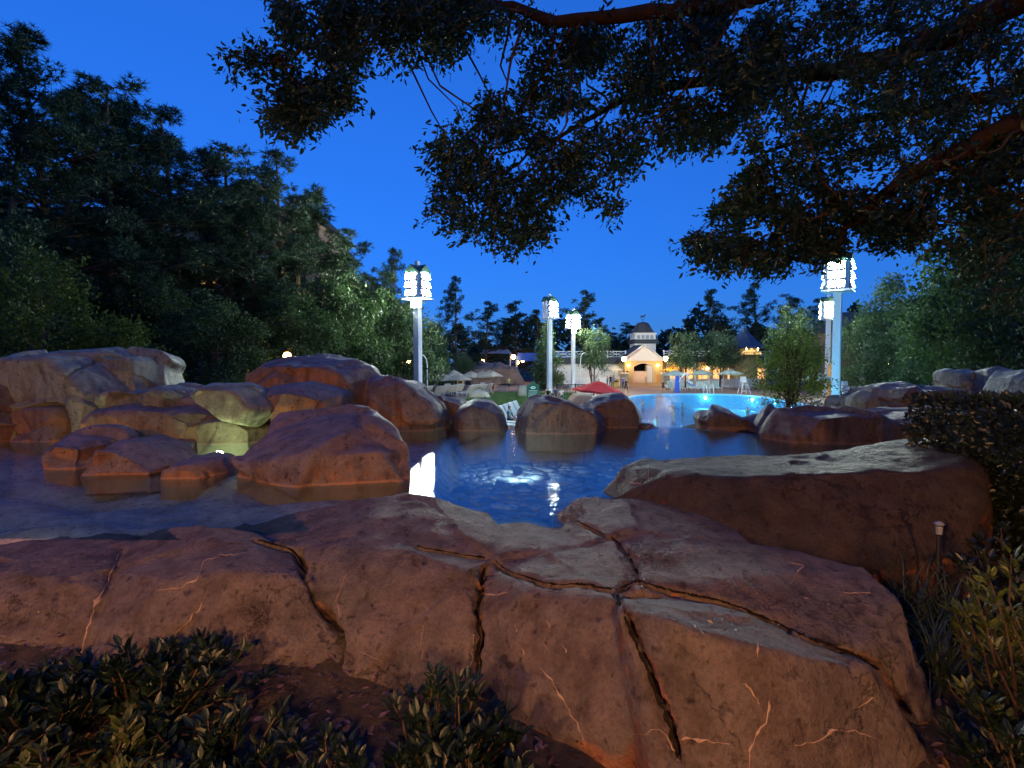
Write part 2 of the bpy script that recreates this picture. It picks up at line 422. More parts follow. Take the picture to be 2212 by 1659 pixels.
m, n, l, out = mat_new('soil')
g = N(n, 'ShaderNodeNewGeometry'); t = noise_tex(n, l, 9, 8, 0.7, g.outputs['Position']); t2 = noise_tex(n, l, 0.4, 4, 0.6, g.outputs['Position'])
r = ramp(n, [(0.3, (0.018, 0.012, 0.009)), (0.55, (0.045, 0.03, 0.022)), (0.75, (0.09, 0.06, 0.045))]); l.new(t.outputs['Fac'], r.inputs[0])
p = N(n, 'ShaderNodeBsdfPrincipled'); p.inputs['Roughness'].default_value = 0.9; l.new(r.outputs[0], p.inputs['Base Color'])
b = N(n, 'ShaderNodeBump'); b.inputs['Strength'].default_value = 0.8; b.inputs['Distance'].default_value = 0.04; l.new(t.outputs['Fac'], b.inputs['Height']); l.new(b.outputs[0], p.inputs['Normal'])
l.new(p.outputs[0], out.inputs[0])

def axis(parts):
    a = []
    for lo, hi, st in parts: a += list(np.arange(lo, hi, st))
    return np.array(a + [parts[-1][1]])
gx = axis([(-2000, -200, 300), (-200, -60, 20), (-60, -12, 2), (-12, 12, 0.25), (12, 60, 1.0), (60, 200, 20), (200, 2000, 300)])
gy = axis([(-400, -40, 60), (-40, -4, 4), (-4, 16, 0.25), (16, 70, 1.0), (70, 200, 10), (200, 2600, 300)])
# outline of the raised rock pool: far lip, then the near side
LIP = [(-12,10.6),(-6,10.8),(-2.4,10.5),(-1.2,9.8),(-0.1,8.95),(1.2,9.0),(2.4,9.55),(3.2,9.15),(4.15,8.15),(5.6,7.2)]
NEAR = [(6.2,6.6),(4.6,5.6),(3.4,5.0),(2.2,4.65),(1.4,4.55),(0.95,4.2),(0.7,3.75),(0.2,3.62),(-0.6,3.62),(-1.4,3.55),(-2.2,3.38),(-3.6,3.42),(-6,3.5),(-12,3.9)]
PONDPOLY = [np.array(q, float) for q in LIP + NEAR]
GX, GY = np.meshgrid(gx, gy); GZ = terr(GX, GY)
POOLBIG = [_pc + (q - _pc) * (1 + 1.6 / np.linalg.norm(q - _pc)) for q in POOLS]
GZ = np.where(inside(POOLBIG, GX, GY), -4.0, GZ)
GZ = np.where(inside(PONDPOLY, GX, GY), np.minimum(GZ, -0.45), GZ)
fine = (np.abs(GX) < 12) & (GY > -3) & (GY < 16)
for i, j in zip(*np.nonzero(fine)):
    GZ[i, j] += 0.05 * noise.fractal(Vector((GX[i, j] * 1.1, GY[i, j] * 1.1, 0)), 0.9, 2.0, 3)
nx, ny = len(gx), len(gy)
idx = np.arange(nx * ny).reshape(ny, nx)
Q = np.stack([idx[:-1, :-1], idx[:-1, 1:], idx[1:, 1:], idx[1:, :-1]], -1).reshape(-1, 4)
ground = link('ground', np_mesh('ground', np.stack([GX, GY, GZ], -1).reshape(-1, 3), Q), 'soil', None, True)
tag(ground, 'dark mulched ground under the rocks and trees', kind='structure')

# patio with the pool's opening cut into it
def fill_ring(name, outer, inner, z, mat):
    bm = bmesh.new(); es = []
    for loop in (outer, inner):
        vs = [bm.verts.new((p[0], p[1], z)) for p in loop]
        es += [bm.edges.new((vs[i], vs[(i + 1) % len(vs)])) for i in range(len(vs))]
    bmesh.ops.triangle_fill(bm, edges=es, use_beauty=True)
    for f in bm.faces:
        if f.normal.z < 0: f.normal_flip()
    me = bpy.data.meshes.new(name); bm.to_mesh(me); bm.free()
    return link(name, me, mat)
m, n, l, out = mat_new('pavers')
g = N(n, 'ShaderNodeNewGeometry'); br = N(n, 'ShaderNodeTexBrick'); l.new(g.outputs['Position'], br.inputs['Vector'])
br.inputs['Scale'].default_value = 1.6; br.inputs['Color1'].default_value = (0.30, 0.17, 0.115, 1); br.inputs['Color2'].default_value = (0.38, 0.24, 0.17, 1); br.inputs['Mortar'].default_value = (0.16, 0.11, 0.09, 1)
t = noise_tex(n, l, 0.5, 6, 0.6, g.outputs['Position']); mx = N(n, 'ShaderNodeMix', data_type='RGBA', blend_type='MULTIPLY'); mx.inputs[0].default_value = 0.5
l.new(br.outputs[0], mx.inputs[6]); l.new(t.outputs['Fac'], mx.inputs[7])
p = N(n, 'ShaderNodeBsdfPrincipled'); p.inputs['Roughness'].default_value = 0.6; l.new(mx.outputs[2], p.inputs['Base Color']); l.new(p.outputs[0], out.inputs[0])
patio = fill_ring('patio', smooth_loop([(-16,62),(-11,46),(-3.5,26),(-2,20.5),(6,19),(20,19),(40,26),(62,50),(70,96),(10,96),(-14,84)], 2), POOLS, PATIO_Z, 'pavers')
tag(patio, 'paved pool patio of reddish pavers', kind='structure')
plain('coping', (0.42, 0.40, 0.36), 0.6, 0.3)
OUT = [_pc + (q - _pc) * (1 + 0.45 / np.linalg.norm(q - _pc)) for q in POOLS]
cop = fill_ring('pool_coping', OUT, POOLS, PATIO_Z + 0.03, 'coping'); tag(cop, 'pale stone coping round the swimming pool', kind='structure')
m, n, l, out = mat_new('pool_plaster')
g = N(n, 'ShaderNodeNewGeometry'); t = noise_tex(n, l, 1.5, 4, 0.6, g.outputs['Position']); r = ramp(n, [(0.3, (0.20, 0.52, 0.72)), (0.7, (0.30, 0.66, 0.84))]); l.new(t.outputs['Fac'], r.inputs[0])
p = N(n, 'ShaderNodeBsdfDiffuse'); l.new(r.outputs[0], p.inputs[0]); l.new(p.outputs[0], out.inputs[0])
mb = MB(); k = len(POOLS)
for i in range(k):
    a, b = POOLS[i], POOLS[(i + 1) % k]
    mb.quad((a[0], a[1], PATIO_Z + .03), (b[0], b[1], PATIO_Z + .03), (b[0], b[1], -3.36), (a[0], a[1], -3.36))
mb._add([(q[0], q[1], -3.36) for q in POOLS], [tuple(range(k))])
pf = mb.build('pool_basin', 'pool_plaster'); tag(pf, 'pale blue plaster basin of the swimming pool', kind='structure')

def water_mat(name, tintc, scale, bump, dist, stretch=(1, 1, 1), rough=0.0, floor=0.0, ior=1.33):
    m, n, l, out = mat_new(name)
    g = N(n, 'ShaderNodeNewGeometry'); mp = N(n, 'ShaderNodeMapping'); mp.inputs['Scale'].default_value = stretch
    l.new(g.outputs['Position'], mp.inputs['Vector'])
    t = noise_tex(n, l, scale, 3, 0.5, mp.outputs[0], 0.3)
    t2 = noise_tex(n, l, scale * 3.1, 2, 0.5, mp.outputs[0], 0.2)
    a = N(n, 'ShaderNodeMath', operation='MULTIPLY_ADD'); a.inputs[1].default_value = 0.7; l.new(t2.outputs['Fac'], a.inputs[0]); l.new(t.outputs['Fac'], a.inputs[2])
    b = N(n, 'ShaderNodeBump'); b.inputs['Strength'].default_value = bump; b.inputs['Distance'].default_value = dist; l.new(a.outputs[0], b.inputs['Height'])
    # Schlick reflectance, the same from above and below so that light reaches the bed
    dt = N(n, 'ShaderNodeVectorMath', operation='DOT_PRODUCT'); l.new(g.outputs['Incoming'], dt.inputs[0]); l.new(b.outputs[0], dt.inputs[1])
    ab = N(n, 'ShaderNodeMath', operation='ABSOLUTE'); l.new(dt.outputs['Value'], ab.inputs[0])
    om = N(n, 'ShaderNodeMath', operation='SUBTRACT'); om.inputs[0].default_value = 1.0; l.new(ab.outputs[0], om.inputs[1]); om.use_clamp = True
    pw = N(n, 'ShaderNodeMath', operation='POWER'); pw.inputs[1].default_value = 5.0; l.new(om.outputs[0], pw.inputs[0])
    fr = N(n, 'ShaderNodeMath', operation='MULTIPLY_ADD'); fr.inputs[1].default_value = 0.98; fr.inputs[2].default_value = 0.02; l.new(pw.outputs[0], fr.inputs[0])
    gl = N(n, 'ShaderNodeBsdfGlossy'); gl.inputs['Roughness'].default_value = rough; l.new(b.outputs[0], gl.inputs['Normal'])
    tr = N(n, 'ShaderNodeBsdfTransparent'); tr.inputs[0].default_value = (*tintc, 1)
    fa = N(n, 'ShaderNodeMath', operation='MAXIMUM'); fa.inputs[1].default_value = floor; l.new(fr.outputs[0], fa.inputs[0])
    mx = N(n, 'ShaderNodeMixShader'); l.new(fa.outputs[0], mx.inputs[0]); l.new(tr.outputs[0], mx.inputs[1]); l.new(gl.outputs[0], mx.inputs[2])
    l.new(mx.outputs[0], out.inputs[0]); return m
water_mat('pool_water', (0.26, 0.74, 1.0), 1.9, 1.0, 0.10, (1, 1, 1), 0.03, 0.5)
water_mat('pond_water', (0.56, 0.80, 0.95), 9.0, 0.5, 0.0035, (0.5, 1.8, 1), 0.0)
bm = bmesh.new(); bm.faces.new([bm.verts.new((q[0], q[1], POOL_Z)) for q in POOLS]); bmesh.ops.recalc_face_normals(bm, faces=bm.faces)
for f in bm.faces:
    if f.normal.z < 0: f.normal_flip()
me = bpy.data.meshes.new('pool_water'); bm.to_mesh(me); bm.free()
tag(link('pool_water', me, 'pool_water'), 'bright turquoise rippled water of the lit swimming pool', kind='structure')

# upper rock pool: bed, weir, water
bm = bmesh.new(); bm.faces.new([bm.verts.new((q[0], q[1], WATER_Z)) for q in PONDPOLY])
bmesh.ops.triangulate(bm, faces=bm.faces)
for f in bm.faces:
    if f.normal.z < 0: f.normal_flip()
me = bpy.data.meshes.new('pond_water'); bm.to_mesh(me); bm.free()
tag(link('pond_water', me, 'pond_water'), 'still blue water of the raised rock pool', kind='structure')
bx, by = np.meshgrid(np.arange(-12.5, 7, 0.12), np.arange(2.9, 11.2, 0.12))
BZ = np.empty_like(bx)
for i in range(bx.shape[0]):
    for j in range(bx.shape[1]):
        x, y = bx[i, j], by[i, j]
        sh = 1 - float(sstep(-1.3, -0.7, x))
        BZ[i, j] = -0.08 + 0.42 * sh + 0.05 * noise.fractal(Vector((x * .9, y * .9, 3)), 0.9, 2.1, 4) * (1 + sh) + sh * (0.13 * noise.noise(Vector((x * 0.8, y * 1.5, 8))) + 0.05 * noise.noise(Vector((x * 2.3, y * 3.1, 5))))
ins = inside([_q for _q in PONDPOLY], bx, by)
k2 = bx.shape; idx = np.arange(bx.size).reshape(k2)
Q = np.stack([idx[:-1, :-1], idx[:-1, 1:], idx[1:, 1:], idx[1:, :-1]], -1).reshape(-1, 4)
cellin = (ins[:-1, :-1] & ins[:-1, 1:] & ins[1:, 1:] & ins[1:, :-1]).reshape(-1)
bed = link('pond_bed', np_mesh('pond_bed', np.stack([bx, by, BZ], -1).reshape(-1, 3), Q[cellin]), 'bed_rock', None, True)
tag(bed, 'mottled brown rock bed of the raised pool', kind='structure')
mb = MB()
for i in range(len(LIP) - 1):
    a, b = np.array(LIP[i]), np.array(LIP[i + 1]); t_ = (b - a) / np.linalg.norm(b - a); nn = np.array([-t_[1], t_[0]])
    a2, b2 = a + nn * .28, b + nn * .28; a1, b1 = a - nn * .12, b - nn * .12
    z1 = WATER_Z - 0.012
    mb._add([(*a1, z1), (*b1, z1), (*b2, z1 - .03), (*a2, z1 - .03), (*a1, -0.3), (*b1, -0.3), (*b2, -2.2), (*a2, -2.2)],
            [(0,1,2,3),(4,7,6,5),(0,4,5,1),(2,6,7,3),(1,5,6,2),(0,3,7,4)])
tag(mb.build('pool_weir', 'dark_rock'), 'low rock weir along the far edge of the raised pool', kind='structure')

# river stones on the bed, each a part of the bed; the small far ones one mass
plain('stone_pale', (0.62, 0.60, 0.52), 0.6, 0.4, 0.2, 9)
plain('stone_grey', (0.34, 0.35, 0.35), 0.6, 0.4, 0.25, 9)
plain('stone_ochre', (0.45, 0.33, 0.14), 0.6, 0.4, 0.2, 9)
plain('stone_blue', (0.15, 0.18, 0.22), 0.6, 0.4, 0.25, 9)
stone_me = []
for k in range(6):
    bm = bmesh.new(); bmesh.ops.create_icosphere(bm, subdivisions=2, radius=1.0)
    for v in bm.verts:
        v.co *= 1 + 0.28 * noise.noise(v.co * 1.3 + Vector((k * 9, 0, 0))); v.co.z *= 0.34
        v.co.x *= 1.25
    me = bpy.data.meshes.new('stone'); bm.to_mesh(me); bm.free(); me.polygons.foreach_set('use_smooth', [True] * len(me.polygons)); stone_me.append(me)
stones = []; tries = 0
while len(stones) < 900 and tries < 30000:
    tries += 1
    x, y = random.uniform(-1.1, 4.6), random.uniform(3.7, 9.7)
    if not bool(inside(PONDPOLY, np.array(x), np.array(y))): continue
    s = random.choice([.05, .06, .07, .08, .09, .11, .13]) * random.uniform(.85, 1.15)
    if any((x - a) ** 2 + (y - b) ** 2 < (0.80 * (s + c)) ** 2 for a, b, c in stones): continue
    stones.append((x, y, s))
stones.sort(key=lambda q: -q[2] / q[1])
stone_var = {}
rest_v, rest_f = [], []
for i, (x, y, s) in enumerate(stones):
    mname = random.choices(['stone_pale', 'stone_grey', 'stone_ochre', 'stone_blue'], [4, 4, .5, 3])[0]
    k = random.randrange(6); rz = random.uniform(0, 6.28)
    zb = -0.08 + 0.05 * noise.fractal(Vector((x * .9, y * .9, 3)), 0.9, 2.1, 4) + 0.02
    if i < 290:
        key = (k, mname)
        if key not in stone_var:
            me = stone_me[k].copy(); me.materials.append(M[mname]); stone_var[key] = me
        o = bpy.data.objects.new('stone', stone_var[key]); col.objects.link(o); o.parent = bed
        o.location = (x, y, zb); o.rotation_euler = (random.uniform(-.15, .15), random.uniform(-.15, .15), rz); o.scale = (s, s, s)
    else:
        b0 = len(rest_v); cr, sr = math.cos(rz), math.sin(rz)
        rest_v += [(x + s * (v.co.x * cr - v.co.y * sr), y + s * (v.co.x * sr + v.co.y * cr), zb + s * v.co.z) for v in stone_me[k].vertices]
        rest_f += [[q + b0 for q in p.vertices] for p in stone_me[k].polygons]
o = link('small_stones', np_mesh('small_stones', rest_v, rest_f), 'stone_grey', bed, True); o['kind'] = 'stuff'
# ------------------------------------------------------------------ the rock wall in front of the raised pool
fw = dict(voxel=0.015, amp=0.034, freq=1.4, facet=0.05, groove=0.5, smooth=4, grow=-0.004, cat='rock')
CR = [([(545,1163),(610,1180),(640,1190),(655,1222),(668,1262),(690,1302),(715,1342),(735,1392),(733,1430)], .17, .019),
      ([(1058,1206),(1050,1230),(1036,1262),(1031,1320),(1029,1400),(1030,1470)], .16, .017),
      ([(890,1178),(950,1190),(1010,1200),(1058,1206)], .035, .02), ([(1058,1206),(1100,1235),(1180,1262),(1260,1262),(1330,1275)], .05, .022),
      ([(1330,1275),(1336,1302),(1348,1335),(1366,1382),(1388,1425),(1404,1475),(1442,1560),(1466,1650)], .11, .017),
      ([(1330,1275),(1372,1254),(1450,1275),(1560,1298),(1650,1332),(1760,1386),(1850,1412),(1905,1450)], .12, .019),
      ([(1376,1252),(1372,1215),(1332,1168),(1282,1142),(1240,1122)], .05, .022), ([(268,1172),(250,1220),(226,1280),(200,1340)], .035, .025),
      ([(430,1300),(410,1345),(370,1380)], .02, .016), ([(1900,1440),(1930,1500),(1965,1560)], .05, .03)]
rock('rock_wall', 'long sculpted red-brown rock wall with open cracks and chalky veins before the raised pool',
     [block([(-200,1140,3.95),(315,1158,3.75),(285,1200,3.35),(-200,1225,3.2),(150,1250,3.05),(262,1300,2.97),(-200,1330,2.9),(205,1480,2.72),(-200,1540,2.6),(150,1560,2.6)], -0.15),
      block([(290,1172,3.70),(345,1143,3.62),(440,1136,3.55),(540,1152,3.45),(632,1188,3.28),(270,1238,3.1),(380,1250,2.96),(500,1236,2.94),(660,1246,2.96),(695,1330,2.86),(715,1395,2.78),(640,1470,2.66),(400,1490,2.60),(190,1470,2.66)], -0.15),
      block([(485,1148,4.0),(560,1135,4.02),(700,1098,3.98),(800,1074,3.95),(880,1062,3.95),(960,1078,3.95),(1050,1112,3.92),(1062,1150,3.5),(1065,1205,3.05),(700,1185,3.20),(668,1210,3.12),(880,1180,3.1),(1040,1235,2.86),(742,1330,2.86),(755,1470,2.66),(900,1480,2.55),(1040,1470,2.52),(1038,1340,2.66)], -0.15),
      block([(1052,1122,3.92),(1150,1128,3.92),(1240,1160,3.55),(1075,1205,3.05),(1068,1225,2.92),(1150,1278,2.62),(1240,1292,2.5),(1318,1284,2.42),(1332,1250,2.62),(1350,1200,3.05),(1052,1320,2.68),(1046,1480,2.52),(1180,1560,2.28),(1330,1620,2.08),(1385,1500,2.12),(1345,1360,2.28)], -0.15),
      block([(1352,1292,2.36),(1400,1286,2.42),(1560,1318,2.42),(1720,1366,2.36),(1840,1416,2.24),(1350,1310,2.22),(1460,1340,2.06),(1640,1388,2.02),(1800,1430,2.06),(1880,1470,2.14),(1400,1450,2.06),(1500,1640,1.88),(1460,1800,1.84),(1700,1760,1.84),(1900,1700,1.98),(1985,1640,2.14),(1930,1520,2.2)], -0.2),
      block([(1362,1262,2.62),(1385,1268,2.52),(1560,1302,2.50),(1720,1352,2.44),(1850,1404,2.32),(1500,1160,3.3),(1600,1172,3.25),(1720,1194,3.1),(1865,1222,2.92),(1925,1290,2.68),(1958,1390,2.5),(1985,1490,2.42),(2010,1600,2.36),(1380,1225,2.85)], -0.2),
      block([(1262,1078,4.25),(1330,1072,4.30),(1440,1075,4.30),(1545,1125,4.0),(1600,1165,3.4),(1490,1180,3.22),(1360,1228,2.90),(1335,1245,2.72),(1250,1150,3.6),(1205,1115,3.95)], 0.15)],
     'red_rock', voxel=0.0165, amp=0.036, freq=1.4, facet=0.035, groove=0.0, smooth=6, grow=0.035, cat='rock', seed=3, bvh='W', cracks=CR)
fw2 = {**fw, 'voxel': 0.024, 'smooth': 22, 'facet': 0.03, 'groove': 0.0, 'grow': 0.04, 'amp': 0.075, 'freq': 1.0}
rock('ledge_rock', 'long ledge rock with a dark flat top and tall orange face beside the pond',
     [block([(1302,1064,4.66),(1325,1040,4.72),(1348,998,4.85),(1390,985,4.95),(1470,990,5.05),(1560,992,5.1),(1600,1010,4.5),(1462,1020,4.22),(1475,1060,4.10),(1460,1085,4.12),(1330,1075,4.45),(1560,1130,3.85),(1620,1190,3.62)], 0.1),
      block([(1470,990,5.05),(1580,988,5.1),(1720,985,5.1),(1800,990,4.6),(1475,1028,4.15),(1600,1030,4.05),(1740,1026,4.0),(1560,1150,3.80),(1700,1220,3.55),(1800,1235,3.5)], 0.0),
      block([(1690,988,5.0),(1860,968,5.2),(1960,949,5.3),(2040,950,5.1),(2110,972,4.7),(1700,1028,4.0),(1900,1010,3.95),(2080,1005,3.9),(2125,1045,3.85),(1700,1220,3.55),(1860,1240,3.5),(2100,1180,3.6)], 0.0)],
     'ledge_stone', seed=8, bvh='H', **fw2)

# ------------------------------------------------------------------ rocks standing in the raised pool
IN = 'rocks round the raised pool'
pk = dict(voxel=0.028, amp=0.06, freq=0.95, facet=0.13, smooth=3, group=IN)
rock('boulder', 'big purple-topped boulder with an orange cracked foot standing in the pool',
     [block([(492,1040,5.2),(505,1000,5.2),(560,930,5.7),(598,884,6.1),(680,878,6.2),(772,866,6.1),(800,876,6.0),(860,930,5.6),(885,965,5.3),(888,1045,4.98),(690,1052,4.84),(700,985,4.92),(820,970,5.0),(560,1000,5.0),(600,960,5.25)], 0.2)],
     'pool_rock', seed=11, bvh='L', **pk)
rock('boulder', 'long humped boulder behind the pool below the pole with the brightest floodlights',
     [boulder([(552,850),(548,800),(575,778),(660,772),(760,780),(805,795),(825,815),(830,915),(560,915)], 9.6, 2.2, 0.2),
      boulder([(800,815),(870,815),(895,826),(918,856),(958,876),(972,915),(790,918)], 9.5, 1.8, 0.2)],
     'pool_rock', seed=12, **{**pk, 'voxel': .045, 'amp': .09})
rock('boulder', 'small pointed grey-purple slab resting between the two big boulders',
     [boulder([(585,845),(640,834),(700,842),(742,852),(738,866),(690,878),(600,880)], 7.9, 1.3, 0.6)], 'pool_rock', seed=13, **pk)
rock('boulder', 'pale slanted boulder lit yellow from below by the pool lamp',
     [boulder([(432,845),(455,826),(535,824),(560,835),(600,880),(560,918),(520,915),(480,890),(445,868)], 7.5, 1.2, None)], 'grey_rock', seed=14, **pk)
rock('boulder', 'wide grey faceted boulder, tallest of the group by the brick building',
     [boulder([(-40,800),(40,772),(130,758),(225,760),(262,790),(300,825),(320,850),(260,880),(60,880),(-40,880)], 8.6, 2.2, 0.3)], 'grey_rock', seed=15, **{**pk, 'amp': .10, 'facet': .18})
rock('boulder', 'upright grey boulder with a pale chipped side behind the wide faceted one',
     [boulder([(243,790),(262,762),(330,760),(345,775),(345,812),(362,845),(300,850),(262,830)], 9.0, 1.4, 0.3)], 'grey_rock', seed=16, **{**pk, 'facet': .16})
rock('boulder', 'low grey rock sloping down from the upright grey boulder',
     [boulder([(230,850),(290,832),(370,830),(425,842),(432,858),(380,880),(240,885)], 8.0, 1.3, 0.3)], 'grey_rock', seed=17, **pk)
rock('boulder', 'orange rock with a dark cleft at the water below the wide grey boulder',
     [boulder([(52,880),(70,866),(150,862),(195,872),(205,910),(180,940),(90,945),(60,915)], 8.1, 1.2, 0.2)], 'pool_rock', seed=18, **pk)
rock('boulder', 'dark red rock under the end of the wide grey boulder',
     [boulder([(-60,820),(0,810),(45,835),(60,875),(20,900),(-60,905)], 7.9, 1.2, 0.3), boulder([(-60,880),(40,885),(62,915),(30,942),(-60,945)], 7.8, 1.0, 0.2)], 'pool_rock', seed=19, **pk)
rock('boulder', 'long low reddish rock lying between the grey group and the purple-topped boulder',
     [boulder([(205,905),(225,880),(330,872),(430,872),(480,895),(500,915),(440,945),(330,945),(215,935)], 7.7, 1.3, 0.25)], 'pool_rock', seed=20, **{**pk, 'amp': .075})
rock('boulder', 'small blocky orange rock at the water beside the triangular one',
     [boulder([(133,1008),(132,965),(150,938),(215,940),(235,958),(215,1008)], 5.95, 0.8, 0.25)], 'pool_rock', seed=21, **pk)
rock('boulder', 'triangular orange rock with a flat bright foot at the water',
     [boulder([(200,1018),(250,945),(290,945),(340,965),(380,990),(400,1014),(360,1022),(240,1020)], 5.7, 0.9, 0.25)], 'pool_rock', seed=22, **{**pk, 'facet': .16})
rock('boulder', 'dark wet shelf of rock running back from the triangular orange rock',
     [boulder([(270,955),(330,940),(400,945),(412,965),(395,995),(330,1000)], 6.2, 0.8, 0.25)], 'pool_rock', seed=23, **pk)
rock('boulder', 'small purple rock at the foam in front of the cascade',
     [boulder([(364,1030),(372,1000),(420,984),(475,990),(486,1018),(470,1036),(390,1042)], 5.45, 0.7, 0.25)], 'pool_rock', seed=24, **pk)
rock('boulder', 'yellow-lit mossy stone under the cascade by the pool lamp',
     [boulder([(402,966),(415,930),(445,905),(490,893),(545,897),(585,918),(588,950),(560,966)], 7.75, 0.9, 0.25)], 'grey_rock', seed=25, **pk)
rock('boulder', 'dark boulder with a pale nose between two gaps in the weir, before the loungers',
     [boulder([(992,905),(998,885),(1020,868),(1060,870),(1085,890),(1092,925),(1000,925)], 9.3, 1.0, -0.2)], 'dark_rock', seed=26, **{**pk, 'facet': .2})
rock('boulder', 'dark purple rock wedged behind the long humped boulder',
     [boulder([(935,850),(960,846),(1000,860),(1030,885),(1030,918),(940,915)], 10.4, 1.4, -0.4)], 'dark_rock', seed=27, **pk)
rock('boulder', 'dark red-brown sloping boulder on the weir with the green sign behind it',
     [boulder([(1108,915),(1112,890),(1135,855),(1160,851),(1230,862),(1290,880),(1310,905),(1300,922),(1200,932),(1130,938)], 9.0, 1.3, 0.2)], 'dark_rock', seed=78, **{**pk, 'facet': .07})
rock('boulder', 'humped red-brown boulder on the weir next to the open swimming pool',
     [boulder([(1235,890),(1262,866),(1320,848),(1345,845),(1368,862),(1384,900),(1380,922),(1300,925)], 9.75, 1.3, 0.2)], 'dark_rock', seed=29, **{**pk, 'facet': .08})
rock('boulder', 'low dark boulder at the weir in front of the pool lights',
     [boulder([(1497,905),(1505,890),(1530,881),(1570,888),(1610,905),(1625,930),(1510,928)], 9.6, 0.9, 0.1)], 'dark_rock', seed=30, **{**pk, 'amp': .035})
rock('boulder', 'small black boulder under the leafy shrub by the weir',
     [boulder([(1600,905),(1630,893),(1660,895),(1690,915),(1680,935),(1610,932)], 9.3, 0.8, 0.1)], 'dark_rock', seed=31, **{**pk, 'amp': .035})
rock('boulder', 'flat little rock just showing at the weir between the two open stretches',
     [boulder([(1384,918),(1400,913),(1425,915),(1432,922),(1400,926)], 9.35, 0.4, 0.3)], 'dark_rock', seed=32, **{**pk, 'amp': .02})
rock('boulder', 'broad dark red boulder below the leafy shrub with a pale pink end',
     [boulder([(1648,935),(1665,905),(1690,880),(1780,876),(1850,886),(1900,915),(1960,930),(1990,950),(1860,965),(1700,945)], 8.0, 1.6, 0.2)], 'dark_rock', seed=33, **{**pk, 'amp': .07})
rock('boulder', 'pale upright stone catching the floodlight on the bank of dark rocks',
     [boulder([(1852,900),(1852,862),(1875,852),(1900,862),(1915,880),(1895,908)], 9.2, 0.6, 0.3)], 'grey_rock', seed=34, **{**pk, 'amp': .03})
rock('boulder', 'long dark bank rock topped by the life ring post',
     [boulder([(1875,870),(1885,835),(1960,828),(2010,836),(2060,840),(2110,848),(2125,885),(1990,900),(1920,895)], 10.0, 2.0, 0.2)], 'dark_rock', seed=35, **{**pk, 'amp': .09})
rock('boulder', 'black flat rock at the foot of the long bank rock',
     [boulder([(1900,905),(1960,890),(2100,885),(2150,905),(2140,950),(1990,955)], 7.6, 1.6, 0.2)], 'dark_rock', seed=36, **{**pk, 'amp': .07})
rock('boulder', 'small pale cobble lying on the dark bank', [boulder([(1927,893),(1935,886),(1948,888),(1950,896),(1940,900),(1929,899)], 8.9, 0.18, None)], 'grey_rock', seed=37, voxel=.02, amp=.01, smooth=2, facet=.02, group=IN)
rock('boulder', 'dark grey rock at the foot of the tall floodlight pole',
     [boulder([(1800,870),(1815,848),(1850,846),(1870,856),(1860,882),(1810,885)], 10.5, 1.0, 0.1)], 'dark_rock', seed=38, **pk)
rock('boulder', 'pale lichen-grey boulder with a notch on top, on the bank under the trees',
     [boulder([(2040,832),(2042,806),(2060,800),(2092,798),(2095,815),(2085,836)], 13.0, 1.0, 0.2)], 'grey_rock', seed=39, **{**pk, 'amp': .06})
rock('boulder', 'rounded blue-grey boulder on the bank beside the notched one',
     [boulder([(2132,838),(2138,802),(2160,793),(2185,800),(2188,835)], 12.2, 0.9, 0.2)], 'grey_rock', seed=40, **pk)
rock('boulder', 'big grey slanting boulder above the clipped hedge',
     [boulder([(2165,850),(2185,815),(2215,800),(2280,805),(2290,855)], 11.0, 1.2, 0.2)], 'grey_rock', seed=41, **pk)
rock('boulder', 'dark boulder filling the gap between the pale bank boulders',
     [boulder([(2085,850),(2092,825),(2130,815),(2175,830),(2180,860)], 12.6, 1.0, 0.2)], 'dark_rock', seed=42, **pk)

